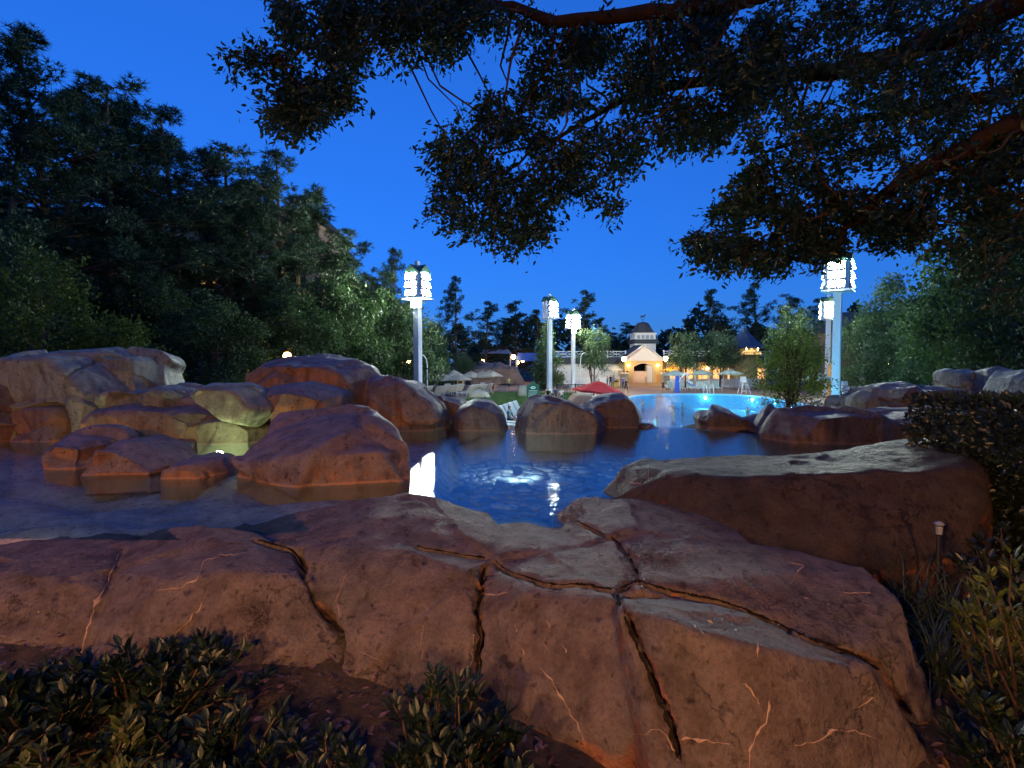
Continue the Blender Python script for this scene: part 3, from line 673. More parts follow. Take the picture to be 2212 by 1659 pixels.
# chalky veins on the near wall, draped on the stone
plain('crack_dirt_shade', (0.014, 0.010, 0.008), 0.95, 0.1, 0.4, 30)
plain('chalk', (0.36, 0.24, 0.185), 0.85, 0.2, 0.2, 40)
def vein(key, pts, w=0.006, name='chalk_vein', mat='chalk', lift=0.003, crack=False):
    bvh, ob, org = BV[key]; P = []
    for (x0, y0), (x1, y1) in zip(pts[:-1], pts[1:]):
        k = max(2, int(math.hypot(x1 - x0, y1 - y0) / 5))
        for i in range(k): P.append((x0 + (x1 - x0) * i / k, y0 + (y1 - y0) * i / k))
    P.append(pts[-1]); H = []
    for i, (x, y) in enumerate(P):
        jx, jy = 5 * noise.noise(Vector((x * .06, y * .06, 1))), 5 * noise.noise(Vector((x * .06, y * .06, 7)))
        if crack: jx = 7 * noise.noise(Vector((x * .05, y * .05, 2))); jy = 5 * noise.noise(Vector(((x + jx) * .05, y * .05, 8)))
        d = ray(x + jx, y + jy).normalized(); h, nn, _, _ = bvh.ray_cast(cam.location, d)
        if h is None: continue
        if H and (h - H[-1][0]).length > 0.16: break
        H.append((h, nn if nn.dot(d) < 0 else -nn))
    if len(H) < 3: return
    if crack:
        Q_ = [h for h, _ in H]; H = [(sum(Q_[max(0, i - 4):i + 5], Vector()) / len(Q_[max(0, i - 4):i + 5]), nn) for i, (_, nn) in enumerate(H)]
    vs, fs = [], []
    for i, (h, nn) in enumerate(H):
        t = (H[min(i + 1, len(H) - 1)][0] - H[max(i - 1, 0)][0]).normalized(); s = nn.cross(t).normalized()
        ww = w * (0.06 + 1.7 * max(0.0, noise.noise(Vector((i * .21, pts[0][0], 0))) + .12) + 0.5 * abs(noise.noise(Vector((i * .9, pts[0][1], 3))))) * (0.35 + 0.65 * math.sin(math.pi * (i + .5) / len(H)))
        if crack: ww = w * (.35 + 1.3 * abs(noise.noise(Vector((i * .13, pts[0][0], 5)))) + .5 * noise.noise(Vector((i * .5, pts[0][1], 9)))) * min(1, .3 + 4 * min(i, len(H) - 1 - i) / len(H))
        for k, hh in ((-1, -.004), (-.35, lift), (.35, lift), (1, -.004)): vs.append(h + s * (ww * k) + nn * hh - org)
    for i in range(len(H) - 1):
        for k in range(3): fs.append((i*4+k, i*4+k+1, i*4+k+5, i*4+k+4))
    if not fs: return
    me = bpy.data.meshes.new(name); me.from_pydata(vs, [], fs); me.update(); link(name, me, mat, ob, True)
vein('W', [(335,1273),(385,1272),(425,1252),(440,1215),(475,1200),(515,1197)], .011)
vein('W', [(370,1375),(400,1350),(430,1320),(435,1300)], .006)
vein('W', [(430,1310),(415,1330),(405,1345)], .010)
vein('W', [(265,1170),(250,1215),(232,1260),(205,1310),(185,1370),(172,1420)], .016)
vein('W', [(735,1330),(728,1300),(735,1270),(748,1240)], .006)
vein('W', [(912,1430),(910,1390),(914,1350)], .005)
vein('W', [(775,1405),(800,1418),(825,1430)], .006)
vein('W', [(1012,1470),(1020,1420),(1022,1370)], .008)
vein('W', [(1042,1283),(1070,1284),(1098,1281)], .007)
vein('W', [(1160,1435),(1190,1470),(1215,1510),(1245,1560),(1262,1600)], .008)
vein('W', [(1365,1590),(1400,1583),(1425,1572),(1445,1600),(1465,1645)], .007)
vein('W', [(1450,1602),(1480,1595),(1520,1600),(1575,1607)], .010)
vein('W', [(1618,1659),(1620,1620),(1635,1585),(1655,1560),(1662,1510)], .014)
vein('W', [(1608,1475),(1625,1495),(1640,1520)], .018)
vein('W', [(1637,1385),(1640,1400),(1636,1420)], .008)
vein('W', [(1715,1610),(1770,1600),(1800,1578),(1850,1580),(1895,1595)], .011)
vein('W', [(1845,1530),(1870,1518),(1885,1508)], .006)
vein('W', [(1705,1215),(1735,1224),(1720,1240),(1705,1262)], .012)
vein('W', [(1820,1280),(1880,1281)], .008)
vein('H', [(1340,1022),(1342,1036),(1365,1044),(1390,1050)], .007)
vein('H', [(1330,1008),(1348,1009)], .010)
vein('H', [(1398,1008),(1402,1020),(1400,1038)], .020)
for ci, ct in enumerate([(1110,1350),(1125,1400),(1175,1390),(1060,1420),(1215,1395),(1180,1340)]):
    vein('W', [(ct[0], ct[1]), (ct[0] + 6, ct[1] + 9), (ct[0] + 5, ct[1] + 16)], .007, 'chalk_fleck')

for line, deep, wide in CR[:6] + CR[6:7]:      # dirt in the open cracks, near black to paint their shade
    vein('W', line, .0055 if deep < .1 else .0085 if deep < .14 else .011, 'crack_soil_shade', 'crack_dirt_shade', .016, True)
# ------------------------------------------------------------------ street lamps on the path behind the photographer (same globe lamps as across the pool)
glow('globe_glow', (1.0, 0.55, 0.20), 170.0)
plain('black_iron', (0.02, 0.02, 0.022), 0.5, 0.4)
def globe_lamp(name, label, base, height, r=0.2, group='globe lamps', glowmat='globe_glow', n=12):
    t = empty(name, base)
    tag(t, label, 'lamp', group)
    mb = MB(); mb.lathe([(0.14, 0), (0.15, 0.06), (0.10, 0.14), (0.07, 0.35), (0.045, 0.5), (0.045, height - 0.12), (0.09, height - 0.08), (0.10, height), (0.05, height + 0.02)], 10)
    mb.build('post', 'black_iron', t)
    MB().ball((0, 0, height + r * 0.9), r, n, 8).build('globe', glowmat, t, True)
    MB().lathe([(0.04, height + r * 1.8), (0.03, height + r * 1.95), (0.01, height + r * 2.2)], 8).build('finial', 'black_iron', t)
    return t
def Zat(py, Y): return W(1106, py, Y).z
glow('path_glow', (1.0, 0.48, 0.19), 620.0)
glow('amber_glow', (1.0, 0.48, 0.12), 60.0)
glow('sconce_glow', (1.0, 0.60, 0.20), 70.0)
glow('flood_glow', (0.90, 1.0, 0.86), 820.0)
glow('pool_lamp_glow', (0.50, 0.88, 1.0), 4200.0)
glow('pond_lamp_glow', (0.9, 1.0, 0.9), 260.0)
glow('pond_lamp_yellow', (1.0, 0.90, 0.34), 300.0)
glow('window_glow', (1.0, 0.50, 0.16), 1.7)
glow('sign_glow', (1.0, 0.62, 0.20), 1.3)
PL = 'globe lamps along the path'
globe_lamp('path_lamp', 'black path lamp with an added hood and an amber globe behind the viewpoint, by the low shrubs', (-3.2, -3.2, tz(-3.2, -3.2)), 2.9, 0.24, PL, 'path_glow')
globe_lamp('path_lamp', 'black path lamp with an added hood and an amber globe behind the viewpoint, by the oak trunk', (0.9, -4.2, tz(0.9, -4.2)), 2.9, 0.24, PL, 'path_glow')
for o_ in [o for o in col.objects if o.name.startswith('path_lamp')]:   # hoods added to keep the light off the crowns
    MB().lathe([(.06, 2.9 + .62), (.20, 2.9 + .54), (.42, 2.9 + .36), (.50, 2.9 + .235), (.485, 2.9 + .235), (.40, 2.9 + .34), (.19, 2.9 + .52), (.05, 2.9 + .60)], 20, cap=False).build('added_hood', 'black_iron', o_, True)
def amber(px, py, Y, label, r=0.2, name='globe_lamp', g='globe lamps across the pool', m='amber_glow'):
    x = X_at(px, Y); zc = Zat(py, Y); z0 = max(tz(x, Y), -1.86)
    return globe_lamp(name, label, (x, Y, z0), max(0.4, zc - z0 - r * .9), r, g, m)
amber(621, 769, 24, 'amber globe lamp shining just above the long humped boulder', .17)
amber(883, 781, 44, 'amber globe lamp among the trees beside the brightest floodlight pole', .2)
amber(1043, 781, 88, 'amber globe lamp at the end of the pale low roof', .3)
amber(1109, 771, 84, 'tall amber globe lamp between the pale roof and the blue canopy', .34)
amber(1118, 783, 92, 'small amber globe lamp beneath the tall one by the blue canopy', .26)
amber(1129, 779, 96, 'amber globe lamp beside the lone pine trunk near the blue canopy', .28)
amber(1913, 788, 46, 'amber globe lamp glowing against the orange garden wall', .26)

# ------------------------------------------------------------------ floodlight towers shaped like bird houses
plain('white_paint', (0.72, 0.74, 0.76), 0.5, 0.4, 0.06)
plain('green_roof', (0.045, 0.10, 0.065), 0.6, 0.3)
plain('grey_metal', (0.25, 0.26, 0.28), 0.4, 0.5)
def gable(mb, w, d, z, h, over, axis_x):
    a, b = w / 2 + over, d / 2 + over
    if axis_x: v = [(-a,-b,z),(a,-b,z),(a,b,z),(-a,b,z),(-a,0,z+h),(a,0,z+h)]
    else: v = [(-a,-b,z),(-a,b,z),(a,b,z),(a,-b,z),(0,-b,z+h),(0,b,z+h)]
    mb._add(v, [(0,3,2,1),(0,1,5,4),(2,3,4,5),(1,2,5),(3,0,4)] if axis_x else [(0,3,2,1),(0,1,5,4),(2,3,4,5),(1,2,5),(3,0,4)])
def flood(parent, loc, rz, tilt, s):
    e = MB(); e.box(-s, s, -0.02, 0.22, -s, s); e.box(-s - .02, s + .02, -0.05, 0.0, s, s + .03)
    o = e.build('floodlight', 'grey_metal', parent); o.location = loc; o.rotation_euler = (tilt, 0, rz)
    q = MB(); q.box(-s * .92, s * .92, -0.045, -0.022, -s * .92, s * .92); q.build('lens', 'flood_glow', o)
def tower(px, Y, topy, yaw, label, faces, low):
    x = X_at(px, Y); ztop = Zat(topy, Y); z0 = PATIO_Z - 0.02
    t = empty('floodlight_tower', (x, Y, z0), yaw); tag(t, label, 'floodlight', 'bird-house floodlight towers round the pool')
    H = ztop - z0 - 0.55; hb = 1.75
    MB().box(-.21, .21, -.21, .21, 0, H - hb - .1).build('pole', 'white_paint', t)
    MB().box(-.34, .34, -.34, .34, 0, .5).build('base', 'white_paint', t)
    mb = MB(); mb.box(-.62, .62, -.45, .45, H - hb, H); mb.box(-.45, .45, -.62, .62, H - hb + .002, H + .002); mb.build('bird_house', 'white_paint', t)
    MB().box(-.80, .80, -.80, .80, H - hb - .1, H - hb - .003).build('tray', 'white_paint', t)
    mb = MB(); gable(mb, 1.3, .9, H + .004, .50, .10, True); gable(mb, .9, 1.3, H + .006, .49, .10, False); mb.build('roof', 'green_roof', t)
    MB().box(-.12, .12, -.12, .12, H + .25, H + .80).build('chimney', 'white_paint', t)
    dirs = {'front': ((0, -.64), 0), 'right': ((.64, 0), R(90)), 'left': ((-.64, 0), R(-90)), 'back': ((0, .64), R(180))}
    for fc in faces:
        (dx, dy), rz = dirs[fc]
        for row in range(3):
            for c in (-.24, .24):
                ox = dx * 1.16 + (c if fc in ('front', 'back') else 0); oy = dy * 1.16 + (c if fc in ('left', 'right') else 0)
                flood(t, (ox, oy, H - hb + .30 + row * .56), rz, R(-16), .2)
    for k in range(low):
        rz = -yaw + R(8 - 40 * k); flood(t, (.32 * math.sin(rz), -.32 * math.cos(rz), H - hb - .42), rz, R(-8), .26)
    return t
tower(903, 37.0, 572, R(-28), 'white floodlight tower with bird-house head and lamps below it, beside the big pines', ('front', 'right', 'back'), 2)
tower(1187, 57.0, 640, R(-62), 'slim white floodlight tower with bird-house head behind the green pool sign', ('right', 'back'), 0)
tower(1238, 69.0, 670, R(20), 'white floodlight tower with bird-house head and a lamp on its pole, behind the red umbrella', ('front', 'left', 'right'), 1)
tower(1806, 32.6, 545, R(-40), 'tallest white floodlight tower, bird-house head half hidden by oak leaves', ('front', 'left', 'right'), 0)
tower(1787, 55.0, 640, R(-25), 'white floodlight tower with glaring bird-house head behind the tallest one', ('front', 'right', 'left'), 0)

# ------------------------------------------------------------------ lamps under water
def pool_lamp(loc, rz, label, m='pool_lamp_glow', r=.25, tilt=0.0, g='underwater pool lamps', name='pool_lamp'):
    t = empty(name, loc, rz); t.rotation_euler = (tilt, 0, rz); tag(t, label, 'pool lamp', g)
    a = MB(); a.bar((0, .06, 0), (0, -.02, 0), r * 1.15, 16); a.build('housing', 'grey_metal', t)
    b = MB(); b.bar((0, -.022, 0), (0, -.04, 0), r, 16); b.build('lens', m, t)
    return t
LG = 'underwater lamp glowing in the wall of the swimming pool'
for i, fx in ((11, 1), (14, 1), (16, 1), (21, 0), (23, 0), (25, 0), (27, 0), (29, 0), (31, 0), (1, 0), (3, 0)):
    i = int(i * len(POOLS) / 32) % len(POOLS); a = POOLS[i]; b = POOLS[(i + 1) % len(POOLS)]; mid = (a + b) / 2; d = b - a
    nrm = np.array([d[1], -d[0]]) / np.linalg.norm(d)
    if np.dot(nrm, _pc - mid) < 0: nrm = -nrm
    p_ = mid + nrm * .07
    pool_lamp((p_[0], p_[1], -2.2 if fx else -2.5), math.atan2(nrm[1], nrm[0]) + R(90), LG, r=.10)
e = G(1118, 1012, .16); pool_lamp((e.x, e.y, .13), R(180), 'underwater lamp lighting the pale stones of the raised pool', 'pond_lamp_glow', .06, R(4), 'underwater lamps of the raised pool', 'pond_lamp')
pool_lamp((X_at(468, 6.8), 6.8, .44), R(186), 'yellow underwater lamp at the foot of the cascade', 'pond_lamp_yellow', .05, R(-32), 'underwater lamps of the raised pool', 'pond_lamp')
e = G(85, 984, .42); pool_lamp((e.x + .25, e.y + .1, .43), R(110), 'yellow underwater lamp in the shallows by the blocky orange rock', 'pond_lamp_yellow', .035, R(-5), 'underwater lamps of the raised pool', 'pond_lamp')

# ------------------------------------------------------------------ pool house, cupola, wings
plain('yellow_wall', (0.62, 0.44, 0.17), 0.7, 0.2, 0.06)
plain('white_wall', (0.66, 0.64, 0.60), 0.7, 0.2, 0.06)
plain('peach_panel', (0.72, 0.50, 0.34), 0.6, 0.3, 0.05)
plain('shingle', (0.05, 0.052, 0.06), 0.8, 0.2, 0.3, 12)
plain('dark_gap', (0.015, 0.014, 0.014), 0.7, 0.2)
plain('tan_step', (0.40, 0.26, 0.14), 0.7, 0.2)
plain('stone_pillar', (0.26, 0.21, 0.16), 0.85, 0.2, 0.4, 7, bump=.6)
plain('orange_wall', (0.60, 0.30, 0.10), 0.7, 0.2, 0.1)
plain('brown_wall', (0.24, 0.15, 0.11), 0.8, 0.2, 0.15)
plain('window_glass', (0.03, 0.035, 0.045), 0.1, 0.6)
Y0 = 78.0; xl, xr = X_at(1347, Y0), X_at(1431.5, Y0); xm = (xl + xr) / 2; hw = (xr - xl) / 2
t = empty('pool_house', (xm, Y0, PATIO_Z)); tag(t, 'small yellow gabled pool house with arched opening and two wall lights', 'building')
zb, ze, za = .42, 3.85, 6.05   # floor, eaves, apex above the patio
ow, oz1, ocz = 1.46, 2.75, 3.3
wl_ = MB()
wl_.box(-hw, -ow, 0, .25, zb, ze); wl_.box(ow, hw, 0, .25, zb, ze)
arc = [(-ow, ze)] + [(-ow + 2 * ow * i / 12, oz1 + (ocz - oz1) * math.sin(math.pi * i / 12)) for i in range(13)] + [(ow, ze)]
wl_.prism(arc, 0, .25); wl_.box(-hw, -hw + .25, .25, 6, zb, ze); wl_.box(hw - .25, hw, .25, 6, zb, ze); wl_.box(-hw, hw, 6, 6.2, zb, ze)
wl_.build('wall', 'yellow_wall', t)
MB().prism([(-hw - .1, ze + .003), (hw + .1, ze + .003), (0, za - .12)], -.05, .2).build('gable', 'white_wall', t)
rf = MB()
for s in (-1, 1):
    rf._add([(s * (hw + .45), -.35, ze - .2), (0, -.35, za), (0, 6.4, za), (s * (hw + .45), 6.4, ze - .2), (s * (hw + .45), -.35, ze - .34), (0, -.35, za - .14), (0, 6.4, za - .14), (s * (hw + .45), 6.4, ze - .34)],
            [(0,1,2,3),(4,7,6,5),(0,4,5,1),(3,2,6,7),(0,3,7,4)])
rf.build('roof', 'shingle', t)
for s in (-1, 1): MB().bar((s * (hw + .42), -.37, ze - .24), (0, -.37, za - .05), .075, 4).build('bargeboard', 'white_wall', t)
MB().box(-hw - .06, hw + .06, -.09, -.002, ze - .22, ze + .0).build('frieze', 'white_wall', t)
tr = MB(); tr.tube([(-ow, -.05, zb)] + [(-ow + 2 * ow * i / 12, -.05, oz1 + (ocz - oz1) * math.sin(math.pi * i / 12)) for i in range(13)] + [(ow, -.05, zb)], .08, 5); tr.build('arch_trim', 'peach_panel', t)
dr = MB(); dr.box(-ow, .55, .10, .18, zb, 2.1); dr.box(-.7, .55, .04, .098, 1.05, 1.2); dr.build('half_door', 'peach_panel', t)
for k in range(3): MB().box(-ow + .08 + k * .66, -ow + .64 + k * .66, .05, .097, zb + .1, 1.0).build('door_panel', 'peach_panel', t)
MB().box(.62, ow - .02, .30, 1.5, zb, 3.0).build('open_door', 'white_wall', t)
MB().box(-hw + .25, hw - .25, 3.0, 3.1, zb, ze).build('inner_wall', 'dark_gap', t)
MB().box(-hw, hw, -1.2, 6, .28, zb - .002).build('porch', 'tan_step', t)
MB().box(-hw, hw, -1.6, -1.2, .14, .28).build('step', 'tan_step', t); MB().box(-hw, hw, -2.0, -1.6, 0, .14).build('step', 'tan_step', t)
for s in (-1, 1):
    MB().ball((s * 2.15, -.14, 2.95), .13, 10, 6).build('wall_light', 'sconce_glow', t, True)
MB().box(-2.5, -2.2, -.04, -.002, 1.9, 2.15).build('notice', 'dark_gap', t)
MB().box(1.95, 2.5, -.35, -.002, zb, 1.6).build('counter_box', 'orange_wall', t)
hr = MB(); hr.bar((.05, -1.9, .14), (.05, -1.9, 1.15), .03); hr.bar((.05, -1.9, 1.15), (.05, -1.1, 1.3), .03); hr.bar((.05, -1.1, .4), (.05, -1.1, 1.3), .03); hr.build('handrail', 'black_iron', t)
# cupola
Y1 = 86.0; c = W(1388, 757, Y1); t = empty('cupola_tower', (c.x, Y1, PATIO_Z)); tag(t, 'white cupola tower with dark bell roof and horse weathervane behind the pool house', 'tower')
k_ = Y1 / F; zo = lambda py: Zat(py, Y1) - PATIO_Z
MB().box(-1.7, 1.7, -1.7, 1.7, 0, zo(743)).build('lower_stage', 'white_wall', t)
sk = MB(); sk.box(-1.95, 1.95, -1.95, 1.95, zo(743) + .002, zo(734)); sk.build('skirt_roof', 'shingle', t)
MB().box(-1.65, 1.65, -1.65, 1.65, zo(734) + .002, zo(722)).build('upper_stage', 'white_wall', t)
for i in range(4): MB().box(-1.3 + i * .7, -.8 + i * .7, -1.68, -1.652, zo(733), zo(725)).build('louvre', 'grey_metal', t)
MB().box(-1.8, 1.8, -1.8, 1.8, zo(722) + .002, zo(720)).build('cornice', 'white_wall', t)
pr = [(1.95, zo(720) + .002), (1.75, zo(716)), (1.42, zo(709)), (1.12, zo(702)), (.8, zo(697.5)), (.35, zo(696)), (.02, zo(695.5))]
MB().lathe(pr, 8).build('bell_roof', 'shingle', t)
wv = MB(); z0 = zo(695.5); wv.bar((0, 0, z0), (0, 0, z0 + .75), .035); wv.bar((-.35, 0, z0 + .35), (.35, 0, z0 + .35), .025)
body = [(-.36,.98),(-.42,.72),(-.36,.70),(-.28,.90),(-.30,.60),(-.24,.60),(-.18,.80),(.10,.80),(.22,.60),(.28,.62),(.20,.84),(.30,1.04),(.44,1.02),(.46,1.10),(.34,1.24),(.22,1.22),(.10,1.02),(-.22,1.04)]
wv.prism([(x, z0 + z) for x, z in body], -.03, .03); wv.build('weathervane', 'black_iron', t)
# wings with roof-deck railings
def wing(name, label, px0, px1, Y, rail, fascia, wallz, wallmat, yaw_depth=7):
    x0, x1 = X_at(px0, Y), X_at(px1, Y)
    t = empty(name, ((x0 + x1) / 2, Y, PATIO_Z)); tag(t, label, 'building'); h = (x1 - x0) / 2
    z = lambda py: Zat(py, Y) - PATIO_Z
    MB().box(-h, h, 0, yaw_depth, 0, z(wallz)).build('wall', wallmat, t)
    MB().box(-h - .3, h + .3, -.5, yaw_depth + .2, z(wallz) + .003, z(rail[1])).build('fascia', 'shingle', t)
    zt, zl = z(rail[0]), z(rail[1]) + .12; n_ = max(2, int(h * 2 / 2.4)); st = 2 * h / n_
    for i in range(n_ + 1): MB().box(-h + i * st - .09, -h + i * st + .09, -.4, -.22, z(rail[1]) + .002, zt + .12).build('rail_post', 'white_paint', t)
    for i in range(n_):
        a, b = -h + i * st + .09, -h + (i + 1) * st - .09; q = MB()
        q.box(a, b, -.35, -.28, zt - .08, zt); q.box(a, b, -.35, -.28, zl, zl + .07)
        for s_ in (0, 1): q.bar((a if s_ else b, -.315, zl), (b if s_ else a, -.315, zt), .03, 4)
        q.bar((a, -.317, (zl + zt) / 2), (b, -.317, (zl + zt) / 2), .028, 4); q.bar(((a + b) / 2, -.313, zl), ((a + b) / 2, -.313, zt), .028, 4)
        q.build('rail_panel', 'white_paint', t)
    return t, h
wing('deck_wing', 'low pale building with a white crossed railing on its roof, behind the conical tree', 1196, 1350, 82.0, (758.6, 773), 785, 786, 'white_wall')
t, h = wing('grill_wing', 'long low warm-lit building with white roof railing beside the turret with the lit sign', 1432, 1660, 80.0, (758, 771), 781, 782, 'yellow_wall')
for i in range(7):
    a = -h + 1.0 + i * 2.2
    MB().box(a, a + 1.3, -.03, -.002, .9, 2.6).build('window', 'window_glow', t)
    MB().box(a + .6, a + .7, -.06, -.032, .9, 2.6).build('mullion', 'white_paint', t)
for i in range(8): MB().bar((-h + .5 + i * 2.1, -.45, 0), (-h + .5 + i * 2.1, -.45, Zat(782, 80) - PATIO_Z), .11, 8).build('column', 'white_paint', t)
for a in (-6.0, -1.5, 3.4): MB().ball((a, -.5, 2.5), .14, 8, 6).build('wall_light', 'sconce_glow', t, True)
Y2 = 72.0; c = W(1606, 800, Y2); t = empty('grill_turret', (c.x, Y2, PATIO_Z)); tag(t, 'round turret with blue-grey cone roof and a glowing oval sign', 'building')
z = lambda py: Zat(py, Y2) - PATIO_Z
MB().lathe([(1.75, 0), (1.75, z(770))], 16).build('drum', 'yellow_wall', t)
MB().lathe([(2.05, z(770) + .004), (2.1, z(768)), (2.0, z(752)), (1.7, z(748))], 20).build('sign_band', 'stone_pillar', t)
plain('slate_blue', (0.07, 0.09, 0.13), 0.6, 0.3, 0.2, 8)
MB().lathe([(2.75, z(753)), (2.7, z(751)), (1.75, z(738)), (.9, z(724)), (.3, z(714)), (.22, z(709)), (.03, z(707))], 16).build('cone_roof', 'slate_blue', t)
sg = MB(); n_ = 18; pts = [(1.35 * math.cos(math.pi * i / n_), z(766) + .62 * math.sin(math.pi * i / n_)) for i in range(n_ + 1)]
sg.prism(pts, -2.30, -2.20); s_ = sg.build('sign_board', 'sign_glow', t)
q = MB(); q.box(-1.6, 1.6, -2.36, -2.18, z(767.2), z(766) - .004); q.build('sign_ledge', 'black_iron', s_)
q = MB()
for i in range(9):   # worn gilt lettering that cannot be read
    a = -.98 + i * .22 + (.08 if i > 3 else 0); q.box(a, a + .13, -2.33, -2.303, z(766) + .10, z(766) + .34)
q.build('lettering', 'peach_panel', s_)
MB().ball((0, -2.3, z(766) + .72), .16, 10, 6).build('sign_crest', 'sign_glow', s_, True)
for s in (-1, 1): MB().tube([(s * .75, -1.9, z(752)), (s * .75, -2.5, z(751)), (s * .72, -2.5, z(757))], .04, 6).build('sign_lamp', 'sconce_glow', t)
def pillar_lamp(px, py, Y, label):
    x = X_at(px, Y); t = empty('stone_pillar', (x, Y, PATIO_Z)); tag(t, label, 'pillar', 'stone pillars by the pool house')
    zt = Zat(807, Y) - PATIO_Z
    MB().box(-.45, .45, -.45, .45, 0, zt).build('shaft', 'stone_pillar', t); MB().box(-.55, .55, -.55, .55, zt + .002, zt + .14).build('capstone', 'peach_panel', t)
    zc = Zat(py, Y) - PATIO_Z
    globe_lamp('globe_lamp', label.replace('stone pillar', 'large amber globe lamp on the stone pillar').replace(' carrying a globe lamp', ''), (x, Y, PATIO_Z + zt + .142), zc - zt - .4, .30, 'globe lamps across the pool', 'globe_glow')
pillar_lamp(1348, 776, 72.0, 'stone pillar carrying a globe lamp, at the steps beside the standing people')
pillar_lamp(1438, 775, 72.0, 'stone pillar carrying a globe lamp, at the steps beside the blue lift')

# hotel behind the big pines, building behind the oak, orange garden wall
def hotel(name, label, px0, px1, Y, topy, rows, cols, wallm, lit, z0=-1.9, depth=9, sx=.75, sy=.95):
    x0, x1 = X_at(px0, Y), X_at(px1, Y); t = empty(name, ((x0 + x1) / 2, Y, z0)); tag(t, label, 'building'); h = (x1 - x0) / 2; H = Zat(topy, Y) - z0
    MB().box(-h, h, 0, depth, 0, H).build('wall', wallm, t)
    q = MB(); q._add([(-h - .5, -.6, H), (h + .5, -.6, H), (h + .5, depth + .6, H), (-h - .5, depth + .6, H), (-h + 2, depth / 2, H + 2.6), (h - 2, depth / 2, H + 2.6)], [(0,3,2,1),(0,1,5,4),(2,3,4,5),(1,2,5),(3,0,4)]); q.build('roof', 'shingle', t)
    for r_ in range(rows):
        MB().box(-h - .05, h + .05, -.12, -.002, (r_ + 1) * H / rows - .35, (r_ + 1) * H / rows - .15).build('string_course', 'white_wall', t)
        for c_ in range(cols):
            a = -h + (c_ + .5) * 2 * h / cols; b = (r_ + .5) * H / rows - .2
            w_ = MB().box(a - sx, a + sx, -.06, -.003, b - sy, b + sy).build('window', 'window_glow' if (r_, c_) in lit else 'window_glass', t)
            MB().box(a - .04, a + .04, -.10, -.063, b - sy, b + sy).build('mullion', 'white_wall', w_)
    return t
hotel('hotel', 'brown hotel block with a few lit windows behind the big pines', -140, 690, 46, 480, 5, 9, 'brown_wall', {(0, 0), (0, 1), (0, 4), (0, 7), (3, 7), (3, 6), (0, 8)}, 0.0)
hotel('hotel', 'pale lower hotel block with dark windows behind the trees by the brightest floodlight', 690, 840, 60, 650, 4, 3, 'brown_wall', {(0, 1)}, -1.0)
t = hotel('hotel', 'hotel wing with orange-lit ground floor behind the oak and the tallest floodlight tower', 1830, 2260, 62, 715, 3, 6, 'brown_wall', {(0, 0), (0, 1), (0, 3), (0, 4)}, -1.9)
MB().lathe([(3.0, 9.0), (3.0, 12.3)], 12, (6.5, -1.0, 0)).build('turret', 'white_wall', t); MB().lathe([(3.6, 12.3), (3.2, 13.6), (2.0, 15.2), (.9, 16.2), (.05, 16.6)], 12, (6.5, -1.0, 0)).build('turret_roof', 'slate_blue', t)
Yw = 52.0; t = empty('garden_wall', (X_at(1930, Yw), Yw, PATIO_Z)); tag(t, 'orange lamp-lit garden wall with square pillars behind the grey umbrella', 'wall')
a, b = X_at(1800, Yw) - X_at(1930, Yw), X_at(2120, Yw) - X_at(1930, Yw); H = Zat(797, Yw) - PATIO_Z
for i in range(5):
    u = a + (b - a) * i / 5; v = a + (b - a) * (i + 1) / 5
    MB().box(u + .35, v - .35, 0, .2, 0, H).build('wall_panel', 'orange_wall', t); MB().box(u - .3, u + .3, -.2, .4, 0, H + .5).build('pillar', 'orange_wall', t); MB().box(u - .38, u + .38, -.28, .48, H + .502, H + .62).build('pillar_cap', 'peach_panel', t)
# rock mound and roofs across the pool
rock('waterslide_mound', 'wide grey artificial rock mound behind the tan umbrellas', [boulder([(1005,826),(1012,800),(1040,790),(1090,786),(1118,795),(1130,826)], 82, 6, -1.9)], 'dark_rock', voxel=.25, amp=.55, freq=.35, smooth=3, facet=.3, seed=60)
plain('pale_roof', (0.45, 0.47, 0.52), 0.6, 0.3)
plain('blue_canvas', (0.05, 0.12, 0.42), 0.7, 0.2)
Yr = 98.0; c = W(1072, 790, Yr); t = empty('pavilion', (c.x, Yr, PATIO_Z)); tag(t, 'low pavilion with a pale shallow roof behind the rock mound', 'pavilion')
q = MB(); q._add([(-2.9, -2, 5.0), (2.9, -2, 5.0), (2.9, 2, 5.0), (-2.9, 2, 5.0), (-2.2, 0, 5.8), (2.2, 0, 5.8)], [(0,3,2,1),(0,1,5,4),(2,3,4,5),(1,2,5),(3,0,4)]).build('roof', 'pale_roof', t)
for sx in (-2.6, 2.6):
    for sy in (-1.7, 1.7): MB().bar((sx, sy, 0), (sx, sy, 5.0), .12, 6).build('post', 'white_paint', t)
c = W(1144, 800, 86); t = empty('canopy', (c.x, 86, PATIO_Z)); tag(t, 'square blue canopy on white posts beside the rock mound', 'canopy')
MB()._add([(-2.3,-2,3.6),(2.3,-2,3.6),(2.3,2,3.6),(-2.3,2,3.6),(-1.9,-1.4,4.9),(1.9,-1.4,4.9),(1.9,1.4,4.9),(-1.9,1.4,4.9)], [(0,3,2,1),(4,5,6,7),(0,1,5,4),(1,2,6,5),(2,3,7,6),(3,0,4,7)]).build('awning', 'blue_canvas', t)
for sx in (-2.1, 2.1):
    for sy in (-1.8, 1.8): MB().bar((sx, sy, 0), (sx, sy, 3.6), .14, 6).build('post', 'white_paint', t)
